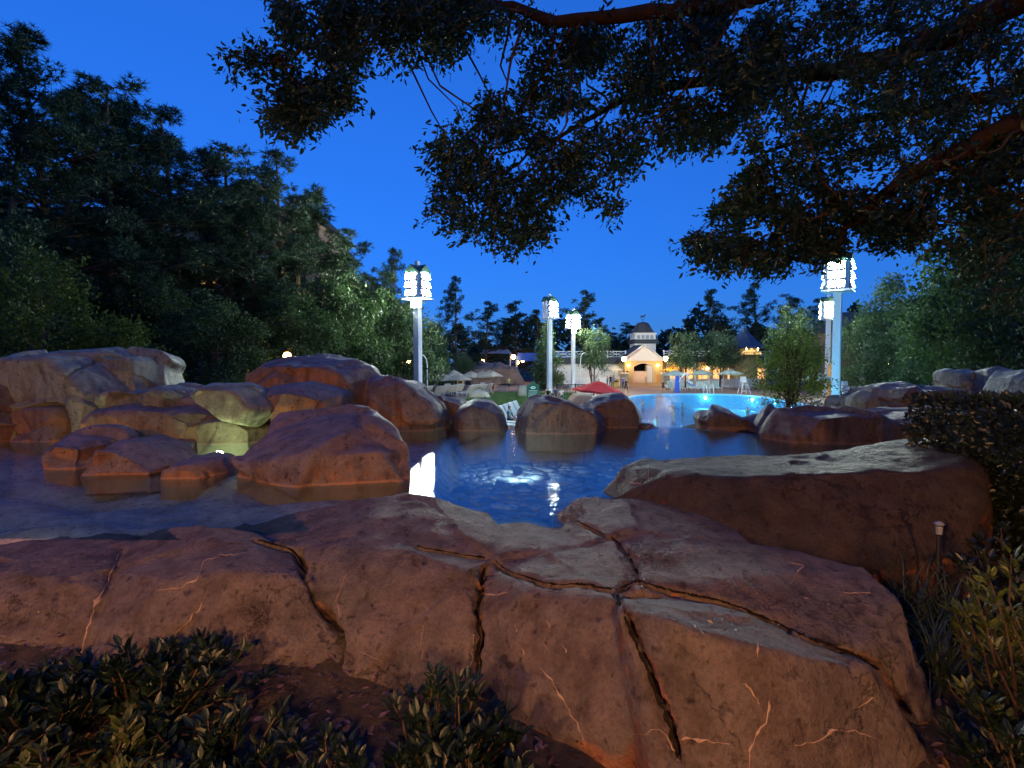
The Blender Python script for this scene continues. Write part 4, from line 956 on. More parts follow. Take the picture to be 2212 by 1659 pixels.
# ------------------------------------------------------------------ pool furniture
plain('cream_sling', (0.60, 0.55, 0.42), 0.8, 0.2, 0.05)
plain('green_sling', (0.30, 0.40, 0.34), 0.8, 0.2, 0.05)
plain('mint_sling', (0.50, 0.60, 0.55), 0.8, 0.2, 0.05)
plain('tan_canvas', (0.42, 0.38, 0.29), 0.85, 0.1, 0.08)
plain('sage_canvas', (0.30, 0.38, 0.33), 0.85, 0.1, 0.08)
plain('grey_canvas', (0.32, 0.33, 0.34), 0.85, 0.1, 0.08)
plain('orange_canvas', (0.75, 0.36, 0.06), 0.85, 0.1, 0.05)
plain('red_canvas', (0.45, 0.045, 0.05), 0.85, 0.1, 0.08)
plain('blue_plastic', (0.02, 0.09, 0.55), 0.4, 0.5, 0.05)
plain('kiosk_yellow', (0.62, 0.42, 0.12), 0.6, 0.3, 0.08)
plain('kiosk_tan', (0.62, 0.47, 0.30), 0.6, 0.3, 0.08)
plain('sign_green', (0.01, 0.10, 0.075), 0.5, 0.4, 0.08)
plain('sign_print', (0.60, 0.80, 0.76), 0.6, 0.3, 0.05)
def make_lounger(label, sling, back=R(55), group=''):
    t = empty('sun_lounger', (0, 0, 0)); tag(t, label, 'lounger', group)
    cb, sb = math.cos(back), math.sin(back)
    f = MB()
    for s in (-.33, .33):
        f.bar((s, -.75, .36), (s, .45, .36), .025, 5); f.bar((s, .45, .36), (s, .45 + .8 * cb, .36 + .8 * sb), .025, 5)
    f.bar((-.33, -.75, .36), (.33, -.75, .36), .025, 5); f.bar((-.33, .45 + .8 * cb, .36 + .8 * sb), (.33, .45 + .8 * cb, .36 + .8 * sb), .025, 5); f.build('frame', 'white_paint', t)
    q = MB(); q.box(-.30, .30, -.74, .44, .355, .375); q.build('seat', sling, t)
    a = Vector((0, .46, .37)); b = a + Vector((0, .78 * cb, .78 * sb)); nn = Vector((0, -sb, cb)) * .012
    q = MB(); v = [Vector((s, p.y, p.z)) + nn * k for k in (-1, 1) for p in (a, b) for s in (-.30, .30)]
    q._add(v, [(0,1,3,2),(4,6,7,5),(0,4,5,1),(2,3,7,6),(0,2,6,4),(1,5,7,3)]); q.build('backrest', sling, t)
    for s in (-.3, .3):
        for y in (-.6, .5): MB().bar((s, y, 0), (s, y, .35), .025, 5).build('leg', 'white_paint', t)
    return t
L1 = 'cream sling lounger with raised back in the row before the tan umbrellas'; g1 = 'cream loungers before the tan umbrellas'
lp = make_lounger(L1, 'cream_sling', R(58), g1)
spots = [(916,842,52),(934,843,51.5),(947,843,52.5),(962,841,53.5),(973,840,54.5),(984,838,56),(1004,846,52.5),(1013,842,55),(1022,842,55.5),(1036,841,56),(1049,839,57.5),(955,848,57),(1030,848,60)]
for i, (px, py, Y) in enumerate(spots): place(lp, i > 0, (X_at(px, Y), Y, PATIO_Z + .002), R(228 + random.uniform(-10, 10)), L1, g1, 1.08)
L2 = 'mint sling lounger in the row between the two dark boulders on the weir'; g2 = 'mint loungers in the gap of the weir'
lp = make_lounger(L2, 'mint_sling', R(62), g2)
for i in range(6): place(lp, i > 0, (-.42 + i * .27, 26.2 + i * 1.15, PATIO_Z + .002), R(70), L2, g2)
L3 = 'green sling lounger by the picket fence beyond the blue lift'; g3 = 'green loungers beyond the pool'
lp = make_lounger(L3, 'green_sling', R(68), g3)
for i, px in enumerate([1452,1472,1494,1514,1532,1551]): place(lp, i > 0, (X_at(px, 63.5), 63.5, PATIO_Z + .002), R(random.uniform(-8, 8)), L3, g3)

def make_umbrella(label, mat, group, r=1.5, hz=2.45, rim=.62, panels=8):
    t = empty('umbrella', (0, 0, 0)); tag(t, label, 'umbrella', group)
    MB().bar((0, 0, 0), (0, 0, hz + .1), .03, 6).build('pole', 'grey_metal', t); MB().lathe([(.3, 0), (.3, .06), (.08, .12)], 10).build('base', 'grey_metal', t)
    P = [(r * math.cos(2 * math.pi * (i + .5) / panels), r * math.sin(2 * math.pi * (i + .5) / panels)) for i in range(panels)]
    for i in range(panels):
        a, b = P[i], P[(i + 1) % panels]; q = MB(); m_ = ((a[0] + b[0]) / 2 * .97, (a[1] + b[1]) / 2 * .97)
        k = .30
        q._add([(a[0]*k, a[1]*k, hz - rim * .28), (a[0], a[1], hz - rim), (m_[0], m_[1], hz - rim + .03), (b[0], b[1], hz - rim), (b[0]*k, b[1]*k, hz - rim * .28), (a[0], a[1], hz - rim - .13), (m_[0], m_[1], hz - rim - .11), (b[0], b[1], hz - rim - .13)],
               [(0,1,2),(0,2,4),(2,3,4),(1,5,6,2),(2,6,7,3)]); q.build('canopy_panel', mat, t)
    q = MB(); n_ = panels; q._add([(0, 0, hz)] + [(x * .36, y * .36, hz - rim * .26) for x, y in P], [(0, 1 + i, 1 + (i + 1) % n_) for i in range(n_)]); q.build('canopy_vent', mat, t)
    MB().ball((0, 0, hz + .08), .06, 6, 4).build('finial', 'grey_metal', t)
    return t
U1 = 'tan umbrella in the cluster over the cream loungers'; gu = 'tan umbrellas over the cream loungers'
up = make_umbrella(U1, 'tan_canvas', gu, 1.65, 2.5, .75)
for i, (px, py) in enumerate([(925,807),(945,803),(960,809.4),(981,800),(990,808),(1018,802),(1042,802),(1059,799)]):
    Y = 62.0 if py > 805 else 67.0; x = X_at(px, Y); place(up, i > 0, (x, Y, PATIO_Z), random.uniform(0, .7), U1, gu, (1.0, 1.0, (Zat(py, Y) - PATIO_Z) / 2.5))
ru = make_umbrella('deep red umbrella with layered canopy behind the dark boulders on the weir', 'red_canvas', 'umbrellas round the pool', 1.62, 2.25, .62); ru.location = (X_at(1287, 34), 34, PATIO_Z); ru.rotation_euler = (R(3), R(4), R(20))
for px, py, Y, m_, lb in [(1459,799,66,'sage_canvas','sage green umbrella right behind the blue pool lift'),(1516,798,68,'sage_canvas','sage green umbrella over the green loungers by the grill wing'),(1578,797,66,'sage_canvas','sage green umbrella below the turret with the lit sign'),
                          (1453,790,74,'orange_canvas','small orange umbrella beside the stone pillar'),(1327,790,76,'tan_canvas','tan umbrella beside the pool house wall'),(1894,803,48,'grey_canvas','grey umbrella before the orange garden wall'),(1768,805,46,'sage_canvas','sage green umbrella half hidden by the leafy shrub')]:
    u = make_umbrella(lb, m_, 'umbrellas round the pool', 1.5, 2.5, .6); u.location = (X_at(px, Y), Y, Zat(py, Y) - 2.5)

# pool lift
Yl = 59.0; t = empty('pool_lift', (X_at(1463, Yl), Yl, PATIO_Z + .03)); tag(t, 'blue pool lift with bent white arm and blue seat', 'pool lift')
MB()._add([(-.24,-.2,0),(.24,-.2,0),(.24,.2,0),(-.24,.2,0),(-.15,-.14,1.9),(.15,-.14,1.9),(.15,.14,1.9),(-.15,.14,1.9)], [(0,3,2,1),(4,5,6,7),(0,1,5,4),(1,2,6,5),(2,3,7,6),(3,0,4,7)]).build('mast', 'blue_plastic', t)
for dy in (-.12, .12): MB().tube([(.1, dy, 1.2), (.95, dy, 2.25), (1.0, dy, 2.25), (1.35, dy, 1.1), (1.6, dy, .75)], .055, 6).build('arm', 'white_paint', t)
MB().tube([(1.2, 0, 1.15), (1.5, 0, .95), (2.1, 0, .75), (2.3, 0, .45), (2.6, 0, .55)], .05, 6).build('seat_frame', 'white_paint', t)
q = MB(); q._add([(1.15,-.22,1.16),(1.15,.22,1.16),(1.9,.22,.8),(1.9,-.22,.8),(1.15,-.22,1.08),(1.15,.22,1.08),(1.9,.22,.72),(1.9,-.22,.72)], [(0,3,2,1),(4,5,6,7),(0,1,5,4),(1,2,6,5),(2,3,7,6),(3,0,4,7)]); q.build('seat', 'blue_plastic', t)
# hand rail at the pool edge and white stand
t = empty('pool_ladder', (X_at(1535, 57.6), 58.0, PATIO_Z + .03)); tag(t, 'white pool ladder rails at the far pool edge by the lift', 'ladder')
for s in (-.35, .35): MB().tube([(s, .7, 0), (s, .7, .8), (s, .45, .95), (s, -.15, .85), (s, -.45, .3), (s, -.5, -.9)], .04, 6).build('rail', 'white_paint', t)
for k in range(3): MB().box(-.35, .35, -.56, -.44, -.3 - .28 * k, -.26 - .28 * k).build('tread', 'white_paint', t)
t = empty('lifeguard_stand', (X_at(1597, 50.5), 50.5, PATIO_Z)); t.location = (X_at(1608, 57.8), 57.8, PATIO_Z); tag(t, 'small white lifeguard stand narrowing to its seat at the pool edge', 'lifeguard stand')
for sx in (-1, 1):
    for sy in (-1, 1): MB().bar((sx * .5, sy * .5, 0), (sx * .25, sy * .25, 1.25), .045, 5).build('leg', 'white_paint', t)
MB().box(-.32, .32, -.3, .3, 1.252, 1.32).build('seat', 'white_paint', t); MB().box(-.32, .32, .26, .32, 1.322, 1.85).build('backrest', 'white_paint', t)
for k in range(3): MB().bar((-.45 + k * .07, -.46 + k * .07, .3 + k * .33), (.45 - k * .07, -.46 + k * .07, .3 + k * .33), .03, 5).build('rung', 'white_paint', t)

# green pool sign; its print is too worn by distance to read, so it stays as strokes
Ys = 43.0; t = empty('pool_sign', (X_at(1151.5, Ys), Ys, PATIO_Z)); tag(t, 'dark green pool sign with arched crest, pale oval emblem and lines of print', 'sign')
w_ = 27.5 / F * Ys / 2; zt = Zat(833, Ys) - PATIO_Z; zp = Zat(825.5, Ys) - PATIO_Z
MB().prism([(-w_, .45), (w_, .45), (w_, zt), (w_ * .45, zt + .10), (w_ * .25, zp), (-w_ * .25, zp), (-w_ * .45, zt + .10), (-w_, zt)], 0, .1).build('board', 'sign_green', t)
for s in (-1, 1): MB().box(s * w_ * .8 - .05, s * w_ * .8 + .05, .11, .2, 0, zt).build('post', 'sign_green', t)
q = MB(); q.prism([(.21 * math.cos(a), zt - .16 + .11 * math.sin(a)) for a in np.linspace(0, 2 * math.pi, 16, endpoint=False)], -.012, -.002); q.build('emblem', 'sign_print', t)
q = MB(); q.prism([(.13 * math.cos(a), zt - .19 + .08 * math.sin(a)) for a in np.linspace(.2, math.pi - .2, 9)], -.02, -.014); q.build('emblem_arch', 'sign_green', t)
q = MB()
for i in range(9): q.box(-.34 + i * .078, -.34 + i * .078 + .055, -.012, -.002, zt - .46, zt - .39)
q.build('heading', 'sign_print', t)
q = MB()
for r_, L_ in enumerate((.72, .60, .68, .5)): q.box(-.38, -.38 + L_, -.012, -.002, zt - .60 - r_ * .10, zt - .575 - r_ * .10)
q.build('print_lines', 'sign_print', t)

# kiosks, bins, pillars, fences
def kiosk(px, Y, w, h, mat, label, name='kiosk'):
    t = empty(name, (X_at(px, Y), Y, PATIO_Z)); tag(t, label, 'kiosk')
    MB().box(-w/2, w/2, 0, .7, 0, h).build('case', mat, t); MB().box(-w/2 - .1, w/2 + .1, -.1, .8, h + .002, h + .12).build('lid', mat, t)
    MB().box(-w * .3, w * .3, -.03, -.002, h * .66, h * .84).build('opening', 'dark_gap', t); return t
kiosk(994, 66, .75, 1.25, 'kiosk_yellow', 'yellow litter kiosk under the tan umbrellas')
kiosk(1331, 73, .8, 1.0, 'kiosk_yellow', 'yellow litter kiosk behind the red umbrella'); 
t = kiosk(1179, 70, 1.6, 1.9, 'kiosk_tan', 'tall tan towel kiosk under the conical tree')
MB().box(-.35, .35, -.05, -.032, .35, 1.15).build('poster', 'peach_panel', t)
t = empty('stone_pillar', (X_at(1206, 72), 72, PATIO_Z)); tag(t, 'square stone pillar at the end of the picket fence', 'pillar')
MB().box(-.7, .7, -.4, .4, 0, 1.6).build('shaft', 'stone_pillar', t); MB().box(-.8, .8, -.5, .5, 1.602, 1.75).build('capstone', 'kiosk_tan', t)
def picket(px0, px1, Y, label, h=1.25):
    x0, x1 = X_at(px0, Y), X_at(px1, Y); t = empty('picket_fence', ((x0 + x1) / 2, Y, PATIO_Z)); tag(t, label, 'fence'); L_ = x1 - x0
    n_ = int(L_ / .16); q = MB()
    for i in range(n_): q.box(-L_/2 + i * .16, -L_/2 + i * .16 + .09, 0, .03, .1, h)
    o = q.build('pickets', 'white_paint', t); o['kind'] = 'stuff'
    for zz in (.35, 1.0): MB().box(-L_/2, L_/2, .032, .08, zz, zz + .09).build('rail', 'white_paint', t)
    k = max(1, int(L_ / 2.5))
    for i in range(k + 1): MB().box(-L_/2 + L_ * i / k - .08, -L_/2 + L_ * i / k + .08, .09, .22, 0, h + .15).build('post', 'white_paint', t)
picket(1212, 1338, 76, 'white picket fence between the stone pillar and the pool house')
picket(1450, 1640, 70, 'white picket fence behind the green loungers')
def iron_rail(px0, px1, Y, label, h=1.15):
    x0, x1 = X_at(px0, Y), X_at(px1, Y); t = empty('iron_railing', ((x0 + x1) / 2, Y, PATIO_Z)); tag(t, label, 'railing'); L_ = x1 - x0
    for zz in (.12, h): MB().box(-L_/2, L_/2, -.03, .03, zz - .035, zz + .035).build('rail', 'black_iron', t)
    k = max(1, round(L_ / 1.8))
    for i in range(k + 1): MB().box(-L_/2 + L_*i/k - .05, -L_/2 + L_*i/k + .05, -.05, .05, 0, h + .1).build('post', 'black_iron', t)
    q = MB()
    for i in range(int(L_ / .15)): q.bar((-L_/2 + i * .15 + .07, 0, .12), (-L_/2 + i * .15 + .07, 0, h), .016, 4)
    o = q.build('balusters', 'black_iron', t); o['kind'] = 'stuff'
iron_rail(1203, 1283, 54, 'dark iron railing behind the red umbrella')
iron_rail(1837, 1866, 40, 'short iron railing beside the life ring', 1.35)
# hooked white poles
def hook(px, Y, py_top, label, s=-1):
    t = empty('hook_pole', (X_at(px, Y), Y, PATIO_Z)); tag(t, label, 'pole', 'hooked white poles on the patio'); h = Zat(py_top, Y) - PATIO_Z
    MB().tube([(0, 0, 0), (0, 0, h * .8), (s * .05, 0, h * .9), (s * .2, 0, h * .97), (s * .42, 0, h), (s * .6, 0, h * .985)], .04, 6).build('shaft', 'white_paint', t)
    MB().lathe([(.16, 0), (.16, .05), (.06, .1)], 8).build('foot', 'white_paint', t)
hook(923, 40, 766, 'hooked white pole beside the brightest floodlight tower'); hook(1254, 66, 762, 'hooked white pole beside the tower behind the red umbrella', 1)
# life ring on its post
Yg = 40.0; t = empty('life_ring_post', (X_at(1826, Yg), Yg, PATIO_Z)); tag(t, 'white post board for the life ring by the dark bank rocks', 'post')
MB().box(-.08, .08, .08, .2, 0, Zat(825, Yg) - PATIO_Z).build('post', 'white_paint', t); zc = Zat(839, Yg) - PATIO_Z
MB().box(-.22, .22, .02, .078, zc - .1, zc + .55).build('board', 'white_paint', t)
t = empty('life_ring', (X_at(1826, Yg), Yg - .06, PATIO_Z + zc - .32)); tag(t, 'white life ring hung on its post by the dark bank rocks', 'life ring')
bm = bmesh.new(); q = MB(); n_ = 20
ring = [(.26 * math.cos(2 * math.pi * i / n_), 0, .32 + .26 * math.sin(2 * math.pi * i / n_)) for i in range(n_ + 1)]
q.tube(ring, .075, 8); q.build('ring', 'white_paint', t, True); bm.free()
for i in range(4):
    a = math.pi / 4 + i * math.pi / 2; MB().tube([(.26 * math.cos(a + d), 0, .32 + .26 * math.sin(a + d)) for d in (-.16, 0, .16)], .08, 8).build('band', 'red_canvas', t)
# lawn and patio boulders
leafmat('lawn', (0.03, 0.09, 0.015), (0.06, 0.16, 0.03), .2)
lp_ = [G(px, py, PATIO_Z) for px, py in [(1000,880),(1010,858),(1070,850),(1150,849),(1245,851),(1250,872),(1180,884),(1080,888)]]
mb = MB(); mb._add([(p.x, p.y, PATIO_Z + .004) for p in lp_], [tuple(range(len(lp_)))]); lw = mb.build('lawn_bed', 'soil'); tag(lw, 'soil bed of the lawn island', kind='structure')
xs = np.array([p.x for p in lp_]); ys = np.array([p.y for p in lp_]); poly = [np.array((p.x, p.y)) for p in lp_]
n_ = 26000; qx = rng.uniform(xs.min(), xs.max(), n_); qy = rng.uniform(ys.min(), ys.max(), n_); k = inside(poly, qx, qy); qx, qy = qx[k], qy[k]
a = rng.uniform(0, 6.28, len(qx)); hgt = rng.uniform(.10, .34, len(qx)); wdt = .03
A = np.stack([qx - wdt * np.cos(a), qy - wdt * np.sin(a), np.full_like(qx, PATIO_Z)], -1); B = np.stack([qx + wdt * np.cos(a), qy + wdt * np.sin(a), np.full_like(qx, PATIO_Z)], -1)
C = np.stack([qx + rng.normal(0, .05, len(qx)), qy + rng.normal(0, .05, len(qx)), PATIO_Z + hgt], -1)
gr = link('lawn_grass', np_mesh('lawn_grass', np.stack([A, B, C], 1).reshape(-1, 3), np.arange(len(qx) * 3).reshape(-1, 3)), 'lawn'); tag(gr, 'bright green grass island behind the near loungers', kind='stuff')
rock('boulder', 'pale green rounded boulder at the edge of the lawn by the cream loungers', [boulder([(1008,862),(1012,848),(1030,842),(1052,846),(1062,862)], 50, 2.2, -1.85)], 'grey_rock', voxel=.14, amp=.12, freq=.7, smooth=4, seed=50)
rock('boulder', 'cream boulder on the patio beside the green sign', [boulder([(1119,849),(1122,833),(1132,829),(1139,835),(1139,850)], 52, .8, -1.85)], 'grey_rock', voxel=.1, amp=.08, freq=.9, smooth=3, seed=51)
rock('boulder', 'bluish wet rock between the red umbrella and the weir', [boulder([(1222,866),(1240,850),(1270,850),(1290,866)], 40, 1.6, -1.85)], 'dark_rock', voxel=.12, amp=.1, freq=.8, smooth=3, seed=52)

# ------------------------------------------------------------------ people
plain('skin', (0.45, 0.27, 0.18), 0.6, 0.3, 0.05); plain('skin_deep', (0.20, 0.11, 0.07), 0.6, 0.3, 0.05); plain('hair_dark', (0.015, 0.012, 0.010), 0.6, 0.3)
plain('hair_fair', (0.30, 0.20, 0.10), 0.6, 0.3)
for nm, c_ in dict(yellow_cloth=(.62,.52,.16), white_cloth=(.68,.68,.66), navy_cloth=(.03,.05,.14), red_cloth=(.42,.06,.06), teal_cloth=(.10,.28,.30), purple_cloth=(.16,.13,.26), khaki_cloth=(.28,.23,.14), black_cloth=(.02,.02,.022), blue_cloth=(.05,.14,.42), lightblue_cloth=(.30,.42,.55)).items():
    plain(nm, c_, 0.85, 0.15, 0.1)
def pose(kind):
    J = dict(pel=(0,0,.95), sp=(0,0,1.17), ch=(0,-.01,1.36), nk=(0,0,1.49), h0=(0,-.01,1.555), hc=(0,-.015,1.63), ht=(0,0,1.715))
    for s, k in ((-1, 'l'), (1, 'r')):
        J.update({'sh' + k: (s*.185,0,1.41), 'el' + k: (s*.25,.03,1.13), 'wr' + k: (s*.25,-.06,.89), 'ha' + k: (s*.245,-.09,.79),
                  'hi' + k: (s*.095,0,.90), 'kn' + k: (s*.105,-.02,.49), 'an' + k: (s*.10,.03,.08), 'to' + k: (s*.115,-.14,.035)})
    if kind == 'walk':
        J.update(knl=(-.10,-.16,.50), anl=(-.10,-.22,.10), tol=(-.11,-.39,.06), knr=(.10,.08,.48), anr=(.10,.30,.14), tor=(.11,.18,.035), ell=(-.25,.12,1.14), wrl=(-.25,.10,.90), hal=(-.25,.08,.80), elr=(.25,-.08,1.14), wrr=(.24,-.24,.95), har=(.23,-.31,.88))
    if kind in ('sit', 'crouch'):
        dz = .50 if kind == 'sit' else .62
        for k in list(J):
            if k[:2] in ('pe','sp','ch','nk','h0','hc','ht','sh','el','wr','ha','hi'): x, y, z = J[k]; J[k] = (x, y + .10, z - dz)
        f = .42 if kind == 'sit' else .30
        for s, k in ((-1, 'l'), (1, 'r')):
            zk = .47 if kind == 'sit' else .46
            J['kn' + k] = (s*.14, .10 - f, zk); J['an' + k] = (s*.13, .14 - f if kind == 'sit' else -.02, .08); J['to' + k] = (s*.14, -.03 - f if kind == 'sit' else -.2, .035)
            J['el' + k] = (s*.24, .0, J['sh' + k][2] - .26); J['wr' + k] = (s*.17, -.20, J['sh' + k][2] - .38); J['ha' + k] = (s*.14, -.28, J['sh' + k][2] - .40)
    if kind == 'bend':
        for k, (dy, dz) in dict(sp=(-.10,-.05), ch=(-.26,-.14), nk=(-.34,-.19), h0=(-.38,-.20), hc=(-.43,-.21), ht=(-.49,-.22)).items(): x, y, z = J[k]; J[k] = (x, y + dy, z + dz)
        for k in 'lr':
            s = -1 if k == 'l' else 1; J['sh' + k] = (s*.18,-.30,1.25); J['el' + k] = (s*.22,-.36,.98); J['wr' + k] = (s*.18,-.46,.78); J['ha' + k] = (s*.16,-.50,.70)
    if kind == 'swim':
        J.update(ell=(-.42,-.12,1.34), wrl=(-.58,-.26,1.40), hal=(-.64,-.33,1.42), elr=(.40,.0,1.28), wrr=(.52,-.15,1.22), har=(.58,-.22,1.22))
    return J
RAD = dict(pel=.135, sp=.125, ch=.15, nk=.055, h0=.065, hc=.098, ht=.07, sh=.066, el=.045, wr=.032, ha=.036, hi=.095, kn=.058, an=.038, to=.036)
def body_mesh(kind):
    J = pose(kind); keys = list(J); E = [('pel','sp'),('sp','ch'),('ch','nk'),('nk','h0'),('h0','hc'),('hc','ht')]
    for k in 'lr': E += [('ch','sh'+k),('sh'+k,'el'+k),('el'+k,'wr'+k),('wr'+k,'ha'+k),('pel','hi'+k),('hi'+k,'kn'+k),('kn'+k,'an'+k),('an'+k,'to'+k)]
    me = bpy.data.meshes.new('b'); me.from_pydata([J[k] for k in keys], [(keys.index(a), keys.index(b)) for a, b in E], [])
    o = bpy.data.objects.new('b', me); col.objects.link(o); o.modifiers.new('s', 'SKIN'); ss = o.modifiers.new('u', 'SUBSURF'); ss.levels = 1; ss.render_levels = 1
    sv = me.skin_vertices[0].data
    for i, k in enumerate(keys): r_ = RAD.get(k, RAD.get(k[:2])); sv[i].radius = (r_, r_ * .8 if k in ('pel','sp','ch') else r_)
    sv[0].use_root = True
    dg = bpy.context.evaluated_depsgraph_get(); dg.update(); out_ = bpy.data.meshes.new_from_object(o.evaluated_get(dg)); bpy.data.objects.remove(o)
    out_.polygons.foreach_set('use_smooth', [True] * len(out_.polygons))
    segs = [(np.array(J[a]), np.array(J[b]), a) for a, b in E]; part = []
    for p in out_.polygons:
        c_ = np.array(p.center); best = None
        for a, b, nm in segs:
            d_ = b - a; u = np.clip(np.dot(c_ - a, d_) / np.dot(d_, d_), 0, 1); dist = np.linalg.norm(c_ - a - d_ * u)
            if best is None or dist < best[0]: best = (dist, nm, u)
        part.append((best[1], best[2], c_))
    return out_, part, J
BODY = {}
def person(kind, loc, rz, label, top, bottom, skin='skin', hair='hair_dark', bare=False, longsleeve=False, scale=1.0, cat='person'):
    if kind not in BODY: BODY[kind] = body_mesh(kind)
    me0, part, J = BODY[kind]; me = me0.copy(); me.materials.clear()
    for m_ in (skin, top, bottom, hair): me.materials.append(M[m_])
    hc = J['hc']; ids = []
    for nm, u, c_ in part:
        k = 0
        if nm in ('pel',): k = 1 if u > .35 else 2
        elif nm in ('sp',) or (nm == 'ch' and u < .6): k = 1
        elif nm[:2] == 'sh': k = 1 if (u < .55 or longsleeve) else 0
        elif nm[:2] == 'el' and longsleeve: k = 1
        elif nm[:2] == 'hi' : k = 2 if (u < .75 or longsleeve) else 0
        elif nm[:2] == 'kn': k = 2 if longsleeve else 0
        elif nm in ('h0', 'hc'): k = 3 if (c_[2] > hc[2] + .035 or c_[1] > hc[1] + .02) else 0
        if bare and k == 1: k = 0
        ids.append(k)
    me.polygons.foreach_set('material_index', ids); me.update()
    o = bpy.data.objects.new('person', me); col.objects.link(o); o.location = loc; o.rotation_euler = (0, 0, rz); o.scale = (scale,) * 3
    tag(o, label, 'person', 'people round the pool'); return o
def stand(px, Y, kind, rz, label, top, bottom, z=None, **kw):
    return person(kind, (X_at(px, Y), Y, PATIO_Z if z is None else z), rz, label, top, bottom, **kw)
stand(1099, 62, 'walk', R(10), 'man in a yellow shirt and dark shorts walking across the patio', 'yellow_cloth', 'black_cloth')
stand(1065, 55, 'bend', R(60), 'person in red shorts bending over a cream lounger', 'red_cloth', 'red_cloth', bare=True)
stand(1002, 70, 'stand', R(20), 'child in blue shorts standing beside the yellow litter kiosk', 'skin', 'blue_cloth', bare=True, scale=.85)
stand(1312, 68, 'stand', R(80), 'person in a navy shirt talking by the stone pillar', 'navy_cloth', 'navy_cloth', longsleeve=True)
stand(1325, 69, 'stand', R(-60), 'person in a pale shirt and khaki trousers facing the navy shirt', 'lightblue_cloth', 'khaki_cloth', longsleeve=True, scale=1.05)
stand(1319, 72, 'stand', R(0), 'person in black standing behind the pair by the stone pillar', 'black_cloth', 'black_cloth', longsleeve=True)
stand(1347, 66, 'stand', R(-20), 'person in a purple top and dark trousers in front of the stone pillar', 'purple_cloth', 'black_cloth', longsleeve=True)
stand(1353, 56, 'walk', R(-40), 'person in dark swimwear walking past above the humped boulder', 'black_cloth', 'black_cloth')
stand(1289, 71, 'stand', R(15), 'person in a white shirt seen above the red umbrella', 'white_cloth', 'khaki_cloth', longsleeve=True)
stand(1442, 60, 'crouch', R(30), 'person in a white top crouching at the far pool edge by the lift', 'white_cloth', 'black_cloth', z=PATIO_Z + .03)
stand(1433, 60.5, 'stand', R(-30), 'person in black stooping shorts beside the stone pillar at the pool edge'.replace('stooping ', ''), 'black_cloth', 'black_cloth', scale=.8)
person('sit', (-.05, 28.2, PATIO_Z - .08), R(70), 'dark-haired person in a teal top sitting on a mint lounger', 'teal_cloth', 'black_cloth')
for px, Y, lb, tp in [(1184, 47, 'dark-haired person in black sitting by the foot of the slim floodlight tower', 'black_cloth'), (1212, 48, 'person in a white shirt sitting before the iron railing', 'white_cloth'), (1200, 49, 'person in navy sitting beside the white shirt before the iron railing', 'navy_cloth'), (1060, 63, 'person in white sitting among the cream loungers', 'white_cloth'), (993, 58, 'person in red sitting low beside the cream loungers', 'red_cloth')]:
    stand(px, Y, 'sit', R(random.uniform(-60, 60)), lb, tp, 'navy_cloth', z=PATIO_Z - .04)
floor_z = -3.36
for px, py, lb, hr in [(1389,870,'swimmer with an arm out beside the humped boulder','hair_dark'),(1453,878,'swimmer in the lamp glitter, furthest out of the close pair','hair_dark'),(1474,877,'swimmer beyond the lamp glitter in open turquoise water','hair_dark'),(1455,893,'swimmer with reddish shoulders in the lamp glitter','hair_fair'),(1418,908,'swimmer with dark wet hair just beyond the weir','hair_dark'),(1615,886,'swimmer under the edge of the leafy shrub','hair_dark'),(1421,857,'swimmer holding on at the far pool edge by the steps','hair_fair'),(1428,856,'swimmer with pale hair at the far pool edge near the lift','hair_fair')]:
    p_ = G(px, py, POOL_Z); sc = 1.0
    o = person('swim', (p_.x, min(p_.y, 56.5), floor_z + .02), R(random.uniform(-70, 70)), lb, 'navy_cloth', 'navy_cloth', hair=hr, bare=True, scale=.98)
# ------------------------------------------------------------------ trees and plants
leafmat('oak_leaf', (0.009, 0.026, 0.009), (0.024, 0.062, 0.020), .2, .45, 1.3, .09)
leafmat('pine_needle', (0.013, 0.030, 0.016), (0.038, 0.075, 0.032), .2, .6, .6, .05)
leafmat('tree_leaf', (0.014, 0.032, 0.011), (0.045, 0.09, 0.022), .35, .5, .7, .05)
leafmat('lit_leaf', (0.03, 0.065, 0.02), (0.085, 0.16, 0.04), .35, .5, .7)  # brighter copy of tree_leaf, lamplight put into the colour
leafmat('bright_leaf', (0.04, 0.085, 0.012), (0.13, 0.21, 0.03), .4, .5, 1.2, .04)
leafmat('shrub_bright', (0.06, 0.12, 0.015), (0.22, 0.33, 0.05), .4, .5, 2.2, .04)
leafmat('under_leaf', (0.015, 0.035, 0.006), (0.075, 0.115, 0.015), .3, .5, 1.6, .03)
leafmat('shrub_leaf', (0.006, 0.014, 0.008), (0.024, 0.046, 0.024), .2, .4, 4.0, .07)
leafmat('gold_leaf', (0.016, 0.030, 0.008), (0.10, 0.12, 0.026), .25, .4, 6.0, .06)
leafmat('hedge_leaf', (0.007, 0.014, 0.006), (0.020, 0.032, 0.012), .25, .45, 3.0)
leafmat('blade_grass', (0.03, 0.05, 0.02), (0.09, 0.11, 0.04), .25, .4, 4.0)
leafmat('litter', (0.05, 0.022, 0.012), (0.20, 0.11, 0.06), .1, .35, 12.0, .15)
plain('bark', (0.10, 0.065, 0.045), 0.9, 0.1, 0.4, 9, bump=.8)
plain('bark_red', (0.055, 0.032, 0.022), 0.9, 0.1, 0.35, 9, bump=.8)
def unit(a): return a / np.maximum(np.linalg.norm(a, axis=-1, keepdims=True), 1e-9)
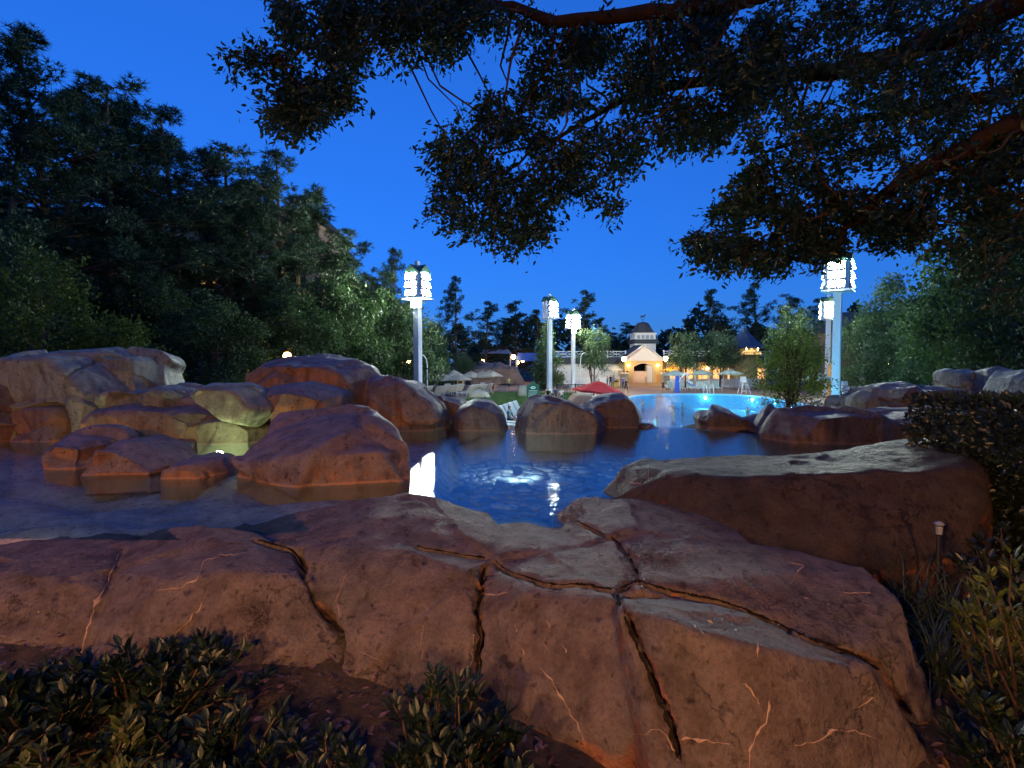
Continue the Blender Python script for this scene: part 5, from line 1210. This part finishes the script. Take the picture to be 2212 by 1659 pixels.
def leaves(name, C, D, L, Wd, mat, parent=None, up=None, fold=0.25):
    """C: (n,3) stalk points, D: (n,3) directions; L: (n,) lengths; Wd: width over length; six-corner leaves with a fold"""
    n = len(C); D = unit(D); Rn = unit(rng.normal(size=(n, 3))) if up is None else unit(np.asarray(up) + rng.normal(0, .35, (n, 3)))
    S = unit(np.cross(D, Rn)); Nn = np.cross(S, D); L = np.asarray(L)[:, None]; w = L * Wd * .5
    V = np.stack([C, C + D * L * .35 + S * w + Nn * w * fold, C + D * L * .72 + S * w * .72 + Nn * w * fold, C + D * L, C + D * L * .72 - S * w * .72 + Nn * w * fold, C + D * L * .35 - S * w + Nn * w * fold], 1).reshape(-1, 3)
    b = (np.arange(n) * 6)[:, None]
    Q = np.concatenate([b + np.array([0, 1, 2, 3]), b + np.array([0, 3, 4, 5])], 0)
    me = np_mesh(name, V, Q); me.polygons.foreach_set('use_smooth', [False] * len(me.polygons))
    return link(name, me, mat, parent)
def needles(name, C, A, n, L, mat, parent=None, wd=.034):
    """tufts: at each point of C, n thin needles fanned about the direction A"""
    m_ = len(C); Cc = np.repeat(C, n, 0); Ac = np.repeat(unit(A), n, 0)
    D = unit(Ac * .55 + unit(rng.normal(size=(m_ * n, 3))) * 1.0); Ln = np.repeat(L, n) * rng.uniform(.6, 1.15, m_ * n)
    S = unit(np.cross(D, rng.normal(size=(m_ * n, 3)))) * (Ln * wd * 2.2)[:, None]
    base = Cc - Ac * (Ln * .15)[:, None]
    V = np.stack([base - S, base + S, Cc + D * Ln[:, None]], 1).reshape(-1, 3)
    return link(name, np_mesh(name, V, np.arange(len(V)).reshape(-1, 3)), mat, parent)
def branch_tube(mb, a, b, r0, r1, sag=0.0, wob=.06, n=5, k=5):
    a, b = Vector(a), Vector(b); L = (b - a).length; pts = []
    for i in range(k + 1):
        t = i / k; p = a.lerp(b, t); w = wob * L * math.sin(math.pi * t)
        pts.append(p + Vector((random.uniform(-w, w), random.uniform(-w, w), random.uniform(-w, w) * .6 - sag * L * math.sin(math.pi * t))))
    mb.tube(pts, [r0 + (r1 - r0) * i / k for i in range(k + 1)], n); return pts
def pine_proto(seed, H, crown0=.35, spread=.17, tufts=620, dens=26, tl=.45):
    """a pine of height H: trunk, limbs and needle tufts"""
    random.seed(seed); t = empty('pine_tree', (0, 0, 0)); mb = MB()
    lean = (random.uniform(-.3, .3), random.uniform(-.3, .3)); tr = [(lean[0] * (i / 8) ** 2 * 2, lean[1] * (i / 8) ** 2 * 2, H * i / 8) for i in range(9)]
    mb.tube(tr, [max(.03, .014 * H * (1 - i / 8.4) + .02) for i in range(9)], 7)
    C, A, L = [], [], []; nl = int(26 + H)
    for i in range(nl):
        f = crown0 + (1 - crown0) * ((i + random.random()) / nl) ** .9; z = H * f
        prof = (math.sin(math.pi * min(1, ((f - crown0) / (1 - crown0)) * .80 + .20)) ** .7) * random.uniform(.5, 1.15)
        R_ = H * spread * prof + .25; az = random.uniform(0, 6.283); base = Vector((lean[0] * 2 * f * f, lean[1] * 2 * f * f, z - R_ * .15))
        tip = base + Vector((math.cos(az) * R_, math.sin(az) * R_, R_ * random.uniform(.15, .55)))
        branch_tube(mb, base, tip, .012 * H * (1.1 - f) * .45 + .015, .01, -.03, .05, 4, 3)
        nc = max(2, int(2 + 3.2 * prof))
        for j in range(nc):                      # pom-pom clumps of tufts towards the limb's end
            u = .35 + .65 * (j + random.random()) / nc; side = R_ * .20; cc = base.lerp(tip, u) + Vector((random.gauss(0, side), random.gauss(0, side), random.gauss(.12, .16) * R_ * .6))
            branch_tube(mb, base.lerp(tip, u * .8), cc, .014, .006, 0, .04, 3, 2); cr = random.uniform(.32, .58)
            for _ in range(max(5, int(tufts / (nl * 3.4)))):
                d = Vector((random.gauss(0, 1), random.gauss(0, 1), random.gauss(.35, .9))).normalized(); q_ = cc + d * (cr * random.random() ** .5)
                C.append(q_[:]); A.append(d[:]); L.append(tl * random.uniform(.7, 1.2))
    mb.build('trunk', 'bark', t); needles('crown', np.array(C), np.array(A), dens, np.array(L), 'pine_needle', t)
    return t
def leafy_proto(seed, H, R_, z0f=.3, n_leaf=9000, ls=.14, mat='tree_leaf', name='broadleaf_tree', cone=False, lobes=14, loose=.3, trunk_r=.012, stems=1):
    random.seed(seed); t = empty(name, (0, 0, 0)); mb = MB(); cl = []
    for s_ in range(stems):
        ax = random.uniform(-.15, .15) * R_ * (stems > 1) * 3; ay = random.uniform(-.15, .15) * R_ * (stems > 1) * 3
        branch_tube(mb, (ax * .2, ay * .2, 0), (ax, ay, H * .8), H * trunk_r + .02, .02, 0, .015, 6, 6)
    for i in range(lobes):
        f = (i + random.random()) / lobes; z = H * (z0f + (1 - z0f) * f)
        rr = R_ * ((1 - f) * .95 + .08 if cone else math.sin(math.pi * (f * .82 + .14)) ** .6); az = i * 2.4 + random.uniform(-.4, .4); q = rr * random.uniform(.35, .8)
        c_ = Vector((math.cos(az) * q, math.sin(az) * q, z)); cl.append((c_, max(.25, rr * random.uniform(.38, .6))))
        branch_tube(mb, (0, 0, max(.15 * H, z - .25 * H)), c_, H * .004 + .012, .008, 0, .05, 4, 3)
    mb.build('trunk', 'bark', t)
    w_ = np.array([r_ ** 2 for _, r_ in cl]); idx_ = rng.choice(len(cl), n_leaf // 22, p=w_ / w_.sum()); K = []
    for i in idx_:
        c_, r_ = cl[i]; d = unit(rng.normal(size=3)); K.append(np.array(c_) + d * r_ * rng.uniform(.45, 1.05) * np.array([1, 1, .75]))
    K = np.array(K); P = np.repeat(K, 22, 0) + rng.normal(0, ls * 1.25, (len(K) * 22, 3)); D = rng.normal(size=P.shape) + np.array([0, 0, -.25])
    leaves('crown', P, D, rng.uniform(.65, 1.3, len(P)) * ls, .55, mat, t); return t
def ptree(proto, used, px, Y, top, label, group, H, z=None, sx=1.0):
    x = X_at(px, Y); z0 = tz(x, Y) - .1 if z is None else z; s = (Zat(top, Y) - z0) / H
    return place(proto, used, (x, Y, z0), random.uniform(0, 6.28), label, group, (s * sx, s * sx, s))
PG = 'tall pines beside the pool'
pA = pine_proto(31, 15, .16, .17, 3300, 14, .25); pB = pine_proto(32, 15, .10, .19, 3700, 14, .25); pC = pine_proto(33, 15, .14, .15, 2900, 14, .25)
for o in (pA, pB, pC): tag(o, 'x', 'tree', PG)
ptree(pA, False, 130, 22, 88, 'tallest dark pine with a ragged forked top behind the wide grey boulder', PG, 15, None, 1.35)
ptree(pB, False, 15, 20, 225, 'dense dark pine at the open end of the pine row beside the forked one', PG, 15, None, 1.6)
ptree(pC, False, 245, 24, 175, 'slender pine leaning against the tallest forked pine', PG, 15, None, 1.6)
ptree(pB, True, 395, 27, 240, 'rounded pine with a domed top above the upright grey boulder', PG, 15, None, 1.35)
ptree(pA, True, 320, 31, 235, 'thin-topped pine in the gap between the forked and the domed pine', PG, 15, None, 1.4)
ptree(pC, True, 500, 30, 318, 'narrow pine standing close beside the domed one', PG, 15, None, 1.6)
ptree(pA, True, 612, 33, 325, 'open pine with lit hotel windows showing through its crown', PG, 15, None, 1.45)
ptree(pB, True, 705, 38, 430, 'lower round-topped pine next to the open pine', PG, 15, None, 1.35)
ptree(pC, True, 765, 46, 545, 'short pine between the round-topped pine and the brightest floodlight', PG, 15, None, 1.5)
ptree(pA, True, 850, 50, 538, 'pine standing right behind the brightest floodlight head', PG, 15)
FG = 'far trees beyond the pool'
for i, (pp, px, Y, top, sx, lb) in enumerate([(pA, 985, 84, 598, 1.0, 'far pine with a bare trunk and two-part crown behind the conical trees'), (pB, 1048, 96, 655, 1.5, 'broad far tree between the two-part pine and the pale pavilion'), (pC, 1115, 100, 652, 1.5, 'far tree with knobbly top above the globe lamps'), (pB, 1165, 98, 672, 1.5, 'low far tree behind the slim floodlight tower'), (pB, 1255, 90, 632, 1.35, 'big dark far pine behind the tower on the deck wing'), (pA, 1300, 95, 690, 1.5, 'smaller far pine falling away toward the cupola'), (pC, 1085, 110, 690, 2.0, 'low dark thicket tree behind the pale pavilion'),
        (pA, 1480, 108, 690, 1.4, 'far low pine right behind the roof railing of the grill wing'), (pB, 1545, 92, 628, 1.25, 'dark far pine above the roof railing of the grill wing'), (pA, 1632, 90, 612, 1.2, 'tall far pine behind the cone roof'), (pC, 1700, 86, 640, 1.5, 'far pine between the cone roof and the twin floodlight towers'), (pB, 1760, 80, 650, 1.4, 'far pine behind the leafy shrub'), (pC, 1350, 118, 700, 2.2, 'far low pine behind the cupola tower'), (pB, 930, 78, 700, 1.3, 'shadowy far pine behind the hooked white pole'),
        (pC, 560, 40, 480, 1.5, 'dark filler pine behind the row in front of the hotel'), (pA, 450, 38, 420, 1.4, 'dark pine behind the narrow and the domed pine'), (pB, 160, 30, 330, 1.7, 'dark pine in the second row behind the forked one'), (pB, 640, 37, 440, 1.7, 'dark pine filling in behind the open pine'), (pA, 560, 30, 400, 1.5, 'dark pine between the narrow and the open pine'), (pB, 300, 26, 360, 1.6, 'dark pine low behind the slender and domed pines')]):
    ptree(pp, True, px, Y, top, lb, FG, 15, -1.9 if px > 800 else None, sx)
# broadleaf trees
bA = leafy_proto(41, 6, 2.2, .05, 12000, .15, 'tree_leaf', 'broadleaf_tree'); bB = leafy_proto(42, 5, 1.25, .04, 9000, .13, 'lit_leaf', 'conical_tree', True, 18); bC = leafy_proto(43, 5, 1.7, .35, 6000, .14, 'lit_leaf', 'vase_tree', False, 12, stems=3)
bE = leafy_proto(45, 6, 2.2, .05, 12000, .15, 'lit_leaf', 'broadleaf_tree'); tag(bE, 'x', 'tree')
bD = leafy_proto(44, 4, 1.9, .0, 9000, .10, 'under_leaf', 'understory_tree')
for o in (bA, bB, bC, bD): tag(o, 'x', 'tree')
BG = 'trees lit by the floodlights'
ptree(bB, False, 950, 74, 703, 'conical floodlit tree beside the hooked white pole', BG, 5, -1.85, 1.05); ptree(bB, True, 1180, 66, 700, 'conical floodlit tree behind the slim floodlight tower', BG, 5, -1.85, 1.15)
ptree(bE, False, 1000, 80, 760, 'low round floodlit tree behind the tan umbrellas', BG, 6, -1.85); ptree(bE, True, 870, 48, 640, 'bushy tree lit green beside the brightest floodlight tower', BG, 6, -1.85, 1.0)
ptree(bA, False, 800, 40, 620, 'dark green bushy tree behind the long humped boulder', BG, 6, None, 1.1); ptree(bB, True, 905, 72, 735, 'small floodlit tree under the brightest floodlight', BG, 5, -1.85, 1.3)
ptree(bC, False, 1283, 68, 708, 'amber-lit loose tree before the deck wing', BG, 5, -1.85, .85); ptree(bC, True, 1480, 70, 716, 'loose vase-shaped tree before the grill wing railing', BG, 5, -1.85, 1.0); ptree(bC, True, 1555, 70, 712, 'loose grey-green tree beside the cone roof turret', BG, 5, -1.85, 1.1)
ptree(bE, True, 1925, 44, 600, 'tall broadleaf tree with bright lit sprays beside the tallest floodlight tower', BG, 6, -1.85, .85); ptree(bE, True, 1855, 50, 690, 'broadleaf tree between the twin floodlight towers', BG, 6, -1.85, 1.0)
ptree(bA, True, 1990, 36, 660, 'dark broadleaf tree over the orange garden wall', BG, 6, -1.85, 1.1); ptree(bA, True, 2060, 26, 560, 'dark broadleaf tree before the hotel turret', BG, 6, -.5, .8); ptree(bA, True, 2160, 20, 420, 'large dark broadleaf tree above the bank boulders', BG, 6, -.2, .9)
ptree(bA, True, 2290, 15, 380, 'dark broadleaf tree beside the clipped hedge, hung over by the oak', BG, 6, 0, .9); ptree(bE, True, 1720, 62, 660, 'pale green tree behind the leafy shrub', BG, 6, -1.85, .9); ptree(bA, True, 2020, 30, 735, 'low bushy tree on the bank behind the notched boulder', BG, 6, -.8, 1.6)
UG = 'understory trees below the pines'
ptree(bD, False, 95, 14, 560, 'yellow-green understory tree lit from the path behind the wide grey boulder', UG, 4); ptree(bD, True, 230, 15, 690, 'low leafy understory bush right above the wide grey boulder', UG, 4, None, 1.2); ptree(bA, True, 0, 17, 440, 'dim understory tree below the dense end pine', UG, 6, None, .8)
ptree(bA, True, 470, 22, 640, 'dark understory tree behind the pale slanted boulder', UG, 6, None, 1.2); ptree(bA, True, 650, 28, 640, 'dark understory tree above the long humped boulder', UG, 6, None, 1.1); ptree(bA, True, 350, 24, 600, 'dark understory tree between the pines and the upright grey boulder', UG, 6, None, .9)
ptree(bA, True, 560, 34, 560, 'green understory tree in front of the open pine', UG, 6, None, .9); ptree(bA, True, 730, 34, 600, 'green understory tree below the round-topped pine', UG, 6, None, .9)
for i, (x, y, h_) in enumerate([(-13, -9, 9.5), (-6.5, -11, 10.5), (1, -12, 11), (8.5, -11, 10), (-17, -1, 9), (14, -4, 9.5)]):  # unseen trees, added to shade the rocks from the sky
    place(bA, True, (x, y, tz(x, y) - .1), random.uniform(0, 6.28), 'unseen broadleaf tree added behind the viewpoint to shade the sky', 'unseen trees added behind the viewpoint', (h_ / 6 * 1.25, h_ / 6 * 1.25, h_ / 6))
# far wood closing the view
n_ = 26000; ang = rng.uniform(-.95, .95, n_); rad = rng.uniform(150, 175, n_); X = rad * np.sin(ang); Yw_ = rad * np.cos(ang)
hh = 13.0 + 3.0 * np.sin(ang * 23) + 2.2 * np.sin(ang * 57 + 1) + 1.6 * np.sin(ang * 131 + 2); P = np.stack([X, Yw_, -2 + hh * np.sqrt(rng.uniform(0, 1, n_))], -1)
o = leaves('far_wood', P, rng.normal(size=P.shape), rng.uniform(.7, 1.7, n_), .7, 'pine_needle'); tag(o, 'dark far-off wood closing the view beyond the pool grounds', kind='stuff')
# leafy shrub in front of the pool
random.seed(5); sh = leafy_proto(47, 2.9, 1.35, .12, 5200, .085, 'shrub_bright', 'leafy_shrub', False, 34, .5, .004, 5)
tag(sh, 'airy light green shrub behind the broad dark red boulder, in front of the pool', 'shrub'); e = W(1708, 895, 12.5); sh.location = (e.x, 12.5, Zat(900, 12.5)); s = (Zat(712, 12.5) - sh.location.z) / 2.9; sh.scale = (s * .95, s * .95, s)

# ------------------------------------------------------------------ overhanging oak
random.seed(11); oak = empty('oak_tree', (7.6, 2.4, 0)); tag(oak, 'great oak whose leafy limbs hang over the top of the view', 'tree')
O = Vector((7.6, 2.4, 0)); mb = MB()
mb.tube([Vector((0, 0, -.2)), Vector((-.05, 0, .6)), Vector((-.2, .1, 1.8)), Vector((-.45, .2, 3.0))], [.55, .42, .36, .33], 12)
mb.build('trunk', 'bark', oak)
fork = O + Vector((-.45, .2, 3.0))
def limb(path, r0, r1, mat='bark_red', start=None):
    pts = [start or fork] + [W(*p) for p in path]; fine_ = []
    for i in range(len(pts) - 1):
        for k in range(4): fine_.append(pts[i].lerp(pts[i + 1], k / 4) + Vector((random.gauss(0, .02), random.gauss(0, .02), random.gauss(0, .02))))
    fine_.append(pts[-1]); n_ = len(fine_); q = MB(); q.tube([p - O for p in fine_], [r0 + (r1 - r0) * i / (n_ - 1) for i in range(n_)], 8); q.build('limb', mat, oak, True); return fine_
limbs = []
limbs.append(limb([(2500,-300,4.4),(2200,-260,4.8),(1900,-120,5.2),(1600,2,5.6),(1400,30,5.8),(1200,48,6.0),(1080,14,6.3),(900,-40,6.4)], .15, .035))
limbs.append(limb([(2420,150,4.6),(2212,265,5.0),(2060,335,5.4),(1945,388,5.8),(1875,455,6.0),(1800,530,6.2),(1700,560,6.5)], .15, .02))
limbs.append(limb([(2400,-100,5.2),(2150,20,5.6),(1950,120,6.2),(1750,160,6.8),(1550,170,7.2),(1380,200,7.4),(1150,320,7.6)], .20, .02))
limbs.append(limb([(2450,100,5.6),(2300,160,6.2),(2100,220,6.8),(1850,260,7.4),(1650,330,7.8)], .16, .02))
limbs.append(limb([(900,10,6.3),(790,40,6.1),(700,80,6.0),(600,130,5.9),(520,150,5.9)], .05, .010, start=limbs[0][-5]))
# foliage: each sprig hangs on a twig that runs back to a limb
REG = [  # (outline in the picture, depth from, to, sprigs)
    ([(602,0),(1060,0),(1075,60),(1030,110),(960,140),(870,150),(780,130),(760,240),(700,240),(640,300),(600,270),(560,240),(640,150),(612,80)], 5.6, 6.8, 900),
    ([(505,140),(560,120),(640,120),(640,160),(560,185),(515,185)], 5.8, 6.1, 50),
    ([(560,235),(620,200),(700,190),(770,230),(760,260),(700,265),(640,310),(612,300)], 5.7, 6.4, 130),
    ([(1060,40),(1200,60),(1330,60),(1300,180),(1200,170),(1100,120)], 5.8, 7.4, 190),
    ([(1100,190),(1230,130),(1400,60),(1640,30),(1700,60),(1660,200),(1560,330),(1400,330),(1350,480),(1230,430),(1180,520),(1110,560),(1040,520),(920,480),(960,400),(930,330),(1000,250)], 5.8, 8.2, 2100),
    ([(1420,0),(1700,0),(2000,0),(2212,0),(2212,240),(2050,300),(1900,360),(1760,420),(1620,330),(1540,180),(1480,60)], 5.0, 8.5, 1450),
    ([(1480,540),(1560,470),(1640,330),(1760,400),(1900,440),(2000,480),(1990,535),(1870,548),(1785,572),(1700,600),(1560,590)], 5.6, 7.8, 1050),
    ([(1900,380),(2060,300),(2212,230),(2330,300),(2330,620),(2150,600),(2000,520)], 4.8, 7.5, 620),
    ([(2090,300),(2330,250),(2330,720),(2200,700),(2100,620),(2040,560)], 5.2, 8.0, 380),
]
LC, LD, LL = [], [], []; TW = MB(); lp_all = [p for f_ in limbs for p in f_[3:]]
for poly, d0, d1, n_ in REG:
    P2 = [np.array(q, float) for q in poly]; xs_ = [q[0] for q in poly]; ys_ = [q[1] for q in poly]; k = 0; tries = 0
    while k < n_ and tries < n_ * 12:
        tries += 1; px, py = random.uniform(min(xs_), max(xs_)), random.uniform(min(ys_), max(ys_))
        if not bool(inside(P2, np.array(px), np.array(py))): continue
        # gaps: clump the sprigs with noise
        if noise.noise(Vector((px * .011, py * .013, 4.0))) + .35 * noise.noise(Vector((px * .035, py * .035, 9.0))) < random.uniform(-.42, .05): continue
        Y = random.uniform(d0, d1); c_ = W(px, py, Y) + Vector((0, 0, .12)); k += 1
        hang = Vector((random.gauss(-.35, .5), random.gauss(0, .5), random.gauss(-.55, .35))).normalized()
        ln = random.uniform(.16, .34)
        if random.random() < .32: TW.bar(c_ - O - hang * ln * .35, c_ - O + hang * ln, .006, 3, .002, False)
        for _ in range(random.randint(11, 18)):
            u = random.random(); LC.append(c_ + hang * (ln * u) + Vector((random.gauss(0, .035),) * 1 + (random.gauss(0, .035), random.gauss(0, .035))) - O)
            d = hang * .7 + Vector((random.gauss(0, .7), random.gauss(0, .7), random.gauss(0, .6))); LD.append(d); LL.append(random.choice((.045, .055, .065, .08, .10)) * random.uniform(.85, 1.15))
for _ in range(4200):    # unseen rest of the crown, overhead and behind, thickened to block the sky
    c_ = Vector((random.uniform(-9, 13), random.uniform(-9, 4.0), 0)); rr_ = math.hypot((c_.x - 2) / 11, (c_.y + 1) / 8)
    if rr_ > 1 or (c_.y > 2.6 and c_.x < 5): continue
    c_.z = 4.6 + 3.6 * math.sqrt(max(0, 1 - rr_ * rr_)) * random.uniform(.35, 1.0) + max(0, c_.y) * .45
    hang = Vector((random.gauss(0, .5), random.gauss(0, .5), -.5)).normalized()
    for _ in range(16):
        LC.append(c_ + Vector((random.gauss(0, .22), random.gauss(0, .22), random.gauss(0, .18))) - O); LD.append(hang + Vector((random.gauss(0, .7), random.gauss(0, .7), random.gauss(0, .6)))); LL.append(random.uniform(.13, .22))
o = TW.build('twigs', 'bark', oak); o['kind'] = 'stuff'
q = MB()
for _ in range(170):     # secondary branches from the limbs into the foliage
    a = random.choice(lp_all); i = random.randrange(len(LC)); b = Vector(LC[i]) + O
    best = min(random.sample(lp_all, min(14, len(lp_all))), key=lambda p: (p - b).length)
    if (best - b).length < 2.2: branch_tube(q, best - O, b - O, .022, .005, .06, .08, 4, 4)
q.build('branches', 'bark', oak)['kind'] = 'stuff'
leaves('crown', np.array(LC, float), np.array(LD, float), np.array(LL), .42, 'oak_leaf', oak)
random.seed(3)

# ------------------------------------------------------------------ near shrubs, grass clump, hedge, litter
def shrub(name, label, cx, cy, z0, rx, ry, h, n, ls, mat, group='low shrubs before the rock wall', stems=16, width=.42):
    t = empty(name, (cx, cy, z0)); tag(t, label, 'shrub', group); mb = MB(); C, D, L = [], [], []
    for i in range(stems):
        a = random.uniform(0, 6.28); r_ = math.sqrt(random.random()); p = Vector((math.cos(a) * r_ * rx, math.sin(a) * r_ * ry, h * random.uniform(.55, 1.05) * (1 - .45 * r_ * r_)))
        b = Vector((p.x * .35, p.y * .35, 0)); branch_tube(mb, b, p, .008, .003, 0, .06, 4, 4); d = (p - b).normalized()
        m_ = n // stems
        for k in range(m_):
            u = 1 - .75 * random.random() ** 1.8; az = k * 2.4 + random.uniform(-.3, .3); sd = Vector((math.cos(az), math.sin(az), random.uniform(-.1, .7)))
            C.append(b.lerp(p, u) + sd * .012); D.append(sd * .8 + d * random.uniform(.2, 1.1)); L.append(ls * random.uniform(.6, 1.25))
    mb.build('stems', 'bark', t); leaves('foliage', np.array(C, float), np.array(D, float), np.array(L), width, mat, t, up=(0, 0, 1)); return t
def gshrub(px, py, z_top, label, rx, ry, h, n, ls, mat, Y, **kw):
    x = X_at(px, Y); return shrub('low_shrub', label, x, Y, tz(x, Y) - .02, rx, ry, h, n, ls, mat, **kw)
gshrub(300,1480,0,'dark dense shrub against the foot of the white-veined rock', .55,.28,.36,1300,.06,'shrub_leaf',2.42, stems=40)
gshrub(90,1560,0,'dull green shrub below the low purple-brown wall rock', .60,.30,.25,1300,.065,'shrub_leaf',2.25, stems=40)
gshrub(470,1600,0,'dark green shrub in front of the white-veined rock, beside the yellow-tipped one', .40,.25,.24,700,.055,'shrub_leaf',2.05, stems=26)
gshrub(170,1640,0,'low shrub with bright yellow-green leaf tips', .34,.18,.30,360,.062,'gold_leaf',1.92, stems=16)
gshrub(-120,1600,0,'leafy shrub at the open end of the bed below the purple-brown rock', .5,.3,.42,900,.065,'shrub_leaf',2.1, stems=26)
gshrub(960,1560,0,'upright shrub with teal oval leaves before the sheer purple-brown face', .30,.24,.46,800,.06,'shrub_leaf',2.02, stems=26)
gshrub(720,1620,0,'sprawling teal-leaved ground shrub between the leaf litter and the path', .42,.2,.26,620,.055,'shrub_leaf',1.92, stems=24)
gshrub(1010,1650,0,'small shrub of pale teal leaves in front of the upright one', .26,.16,.34,420,.055,'shrub_leaf',1.78, stems=16)
gshrub(1180,1680,0,'tiny pale teal sprig at the foot of the veined orange block', .13,.10,.24,130,.05,'shrub_leaf',1.78, stems=8)
gshrub(640,1690,0,'small gold-green sprig among the ground shrubs', .22,.12,.22,160,.055,'gold_leaf',1.78, stems=8)
gshrub(380,1690,0,'low dark shrub along the edge of the path', .4,.16,.2,520,.055,'shrub_leaf',1.8, stems=20)
gshrub(2330,1480,0,'large shrub with glossy yellow-green leaves beside the rounded rock corner', .40,.40,.90,1700,.055,'gold_leaf',2.05, stems=46, group='shrubs beside the rock corner')
gshrub(2300,1620,0,'shrub with greyish oval leaves below the glossy yellow-green one', .34,.3,.50,900,.06,'shrub_leaf',1.85, stems=26, group='shrubs beside the rock corner')
gshrub(2240,1250,0,'dim olive shrub between the grass clump and the hedge', .4,.4,.75,900,.06,'hedge_leaf',3.0, stems=26, group='shrubs beside the rock corner')
shrub('low_shrub', 'unseen tall dark shrub added outside the view to block the path lamp, past the glossy yellow-green one', 2.55, 0.15, tz(2.5, .3) - .02, .55, .5, 1.75, 2600, .075, 'shrub_leaf', 'shrubs beside the rock corner', 60)  # added out of view to keep the path lamp off the right bank
def grass_clump(label, cx, cy, z0, n, L):
    t = empty('grass_clump', (cx, cy, z0)); tag(t, label, 'grass', 'grass clumps beside the rock corner'); vs, fs = [], []
    for i in range(n):
        a = random.uniform(0, 6.28); l_ = L * random.uniform(.5, 1.1); el = random.uniform(.5, 1.35); d = Vector((math.cos(a) * math.cos(el), math.sin(a) * math.cos(el), math.sin(el))); p = Vector((random.gauss(0, .05), random.gauss(0, .05), 0)); s = Vector((-math.sin(a), math.cos(a), 0)); b0 = len(vs); k = 7
        for j in range(k + 1):
            w = .006 * (1 - j / k) + .0008; vs += [p - s * w, p + s * w]; p = p + d * (l_ / k); d = (d + Vector((0, 0, -.22 - .05 * j * random.random()))).normalized()
        for j in range(k): fs.append((b0 + 2*j, b0 + 2*j + 1, b0 + 2*j + 3, b0 + 2*j + 2))
    me = bpy.data.meshes.new('blades'); me.from_pydata([tuple(v) for v in vs], [], fs); me.update(); link('blades', me, 'blade_grass', t); return t
for px, Y, lb, n_ in [(1990, 3.25, 'arching strap-leaf grass clump behind the rounded slab corner', 150), (2090, 3.05, 'fuller arching grass clump beside the small path light', 170), (2060, 2.7, 'dark low grass clump against the side of the slab', 110)]:
    x = X_at(px, Y); grass_clump(lb, x, Y, tz(x, Y), n_, .62)
Yp = 3.3; x = X_at(2040, Yp); t = empty('path_light', (x, Yp, tz(x, Yp) - .02)); tag(t, 'small unlit white garden light among the grass clumps', 'garden light'); zz = Zat(1140, Yp) - t.location.z
MB().bar((0, 0, 0), (0, 0, zz - .05), .012, 6).build('stake', 'black_iron', t); MB().lathe([(.018, zz - .04), (.02, zz), (.018, zz + .01)], 10).build('lamp_body', 'grey_metal', t); MB().lathe([(.026, zz + .018), (.03, zz + .026), (.012, zz + .04), (.002, zz + .043)], 10).build('cap', 'grey_metal', t)
# clipped hedge
t = empty('hedge', (4.25, 4.0, tz(4.25, 4.0) - .05)); tag(t, 'clipped dark hedge standing above the grass clumps', 'hedge'); n_ = 26000
P = rng.uniform(-1, 1, (n_, 3)); ax = rng.integers(0, 3, n_); P[np.arange(n_), ax] = np.sign(P[np.arange(n_), ax]) * rng.uniform(.86, 1.04, n_)
P = P * np.array([.62, .85, .56]) + np.array([0, 0, .56 + .12]); D = unit(P - np.array([0, 0, .5])) + rng.normal(0, .7, P.shape)
leaves('foliage', P, D, rng.uniform(.03, .055, n_), .55, 'hedge_leaf', t); q = MB()
for i in range(12): branch_tube(q, (random.uniform(-.4, .4), random.uniform(-.6, .6), 0), (random.uniform(-.5, .5), random.uniform(-.7, .7), 1.0), .018, .006, 0, .05, 4, 3)
q.build('stems', 'bark', t)
MBc = MB(); MBc.box(-.5, .5, -.72, .72, .15, 1.05); MBc.build('inner_growth', 'hedge_leaf', t)
# fallen leaves on the soil, and brown debris caught on the slabs
n_ = 5200; X = rng.uniform(-4.0, 3.2, n_); Yy = rng.uniform(1.0, 3.0, n_); Zz = terr(X, Yy) + rng.uniform(.01, .05, n_)
D = rng.normal(size=(n_, 3)) * np.array([1, 1, .25]); o = leaves('leaf_litter', np.stack([X, Yy, Zz], -1), D, rng.uniform(.025, .06, n_), .45, 'litter', None, up=(0, 0, 1)); tag(o, 'brown fallen leaves strewn over the soil before the rock wall', kind='stuff')
def debris(keys, px, py, sx, sy, n_, name, label, ls=(.012, .03)):
    C, D, L = [], [], []
    for _ in range(n_):
        a, b = random.gauss(px, sx), random.gauss(py, sy); d = ray(a, b).normalized(); best = None
        for k in keys:
            h, nn, _, ds = BV[k][0].ray_cast(cam.location, d)
            if h is not None and (best is None or ds < best[1]): best = (h, ds, nn)
        if best is None: continue
        C.append(best[0] + Vector((0, 0, random.uniform(.002, .016)))); D.append((random.gauss(0, 1), random.gauss(0, 1), random.gauss(0, .35))); L.append(random.uniform(*ls))
    o = leaves(name, np.array(C, float), np.array(D, float), np.array(L), .4, 'litter', None, up=(0, 0, 1)); tag(o, label, kind='stuff')
debris('W', 1405, 1205, 38, 17, 620, 'leaf_debris', 'reddish brown leaf debris caught between the grey slabs')
debris('W', 1225, 1105, 26, 16, 420, 'leaf_debris', 'wet brown leaf debris at the notch where the pool meets the slabs')
debris('W', 1365, 1262, 16, 10, 130, 'leaf_debris', 'seeds and bits lying in the forked crack')
debris('W', 1620, 1330, 130, 26, 130, 'leaf_debris', 'scattered twigs and bits along the crevice under the smooth slab', (.01, .035))
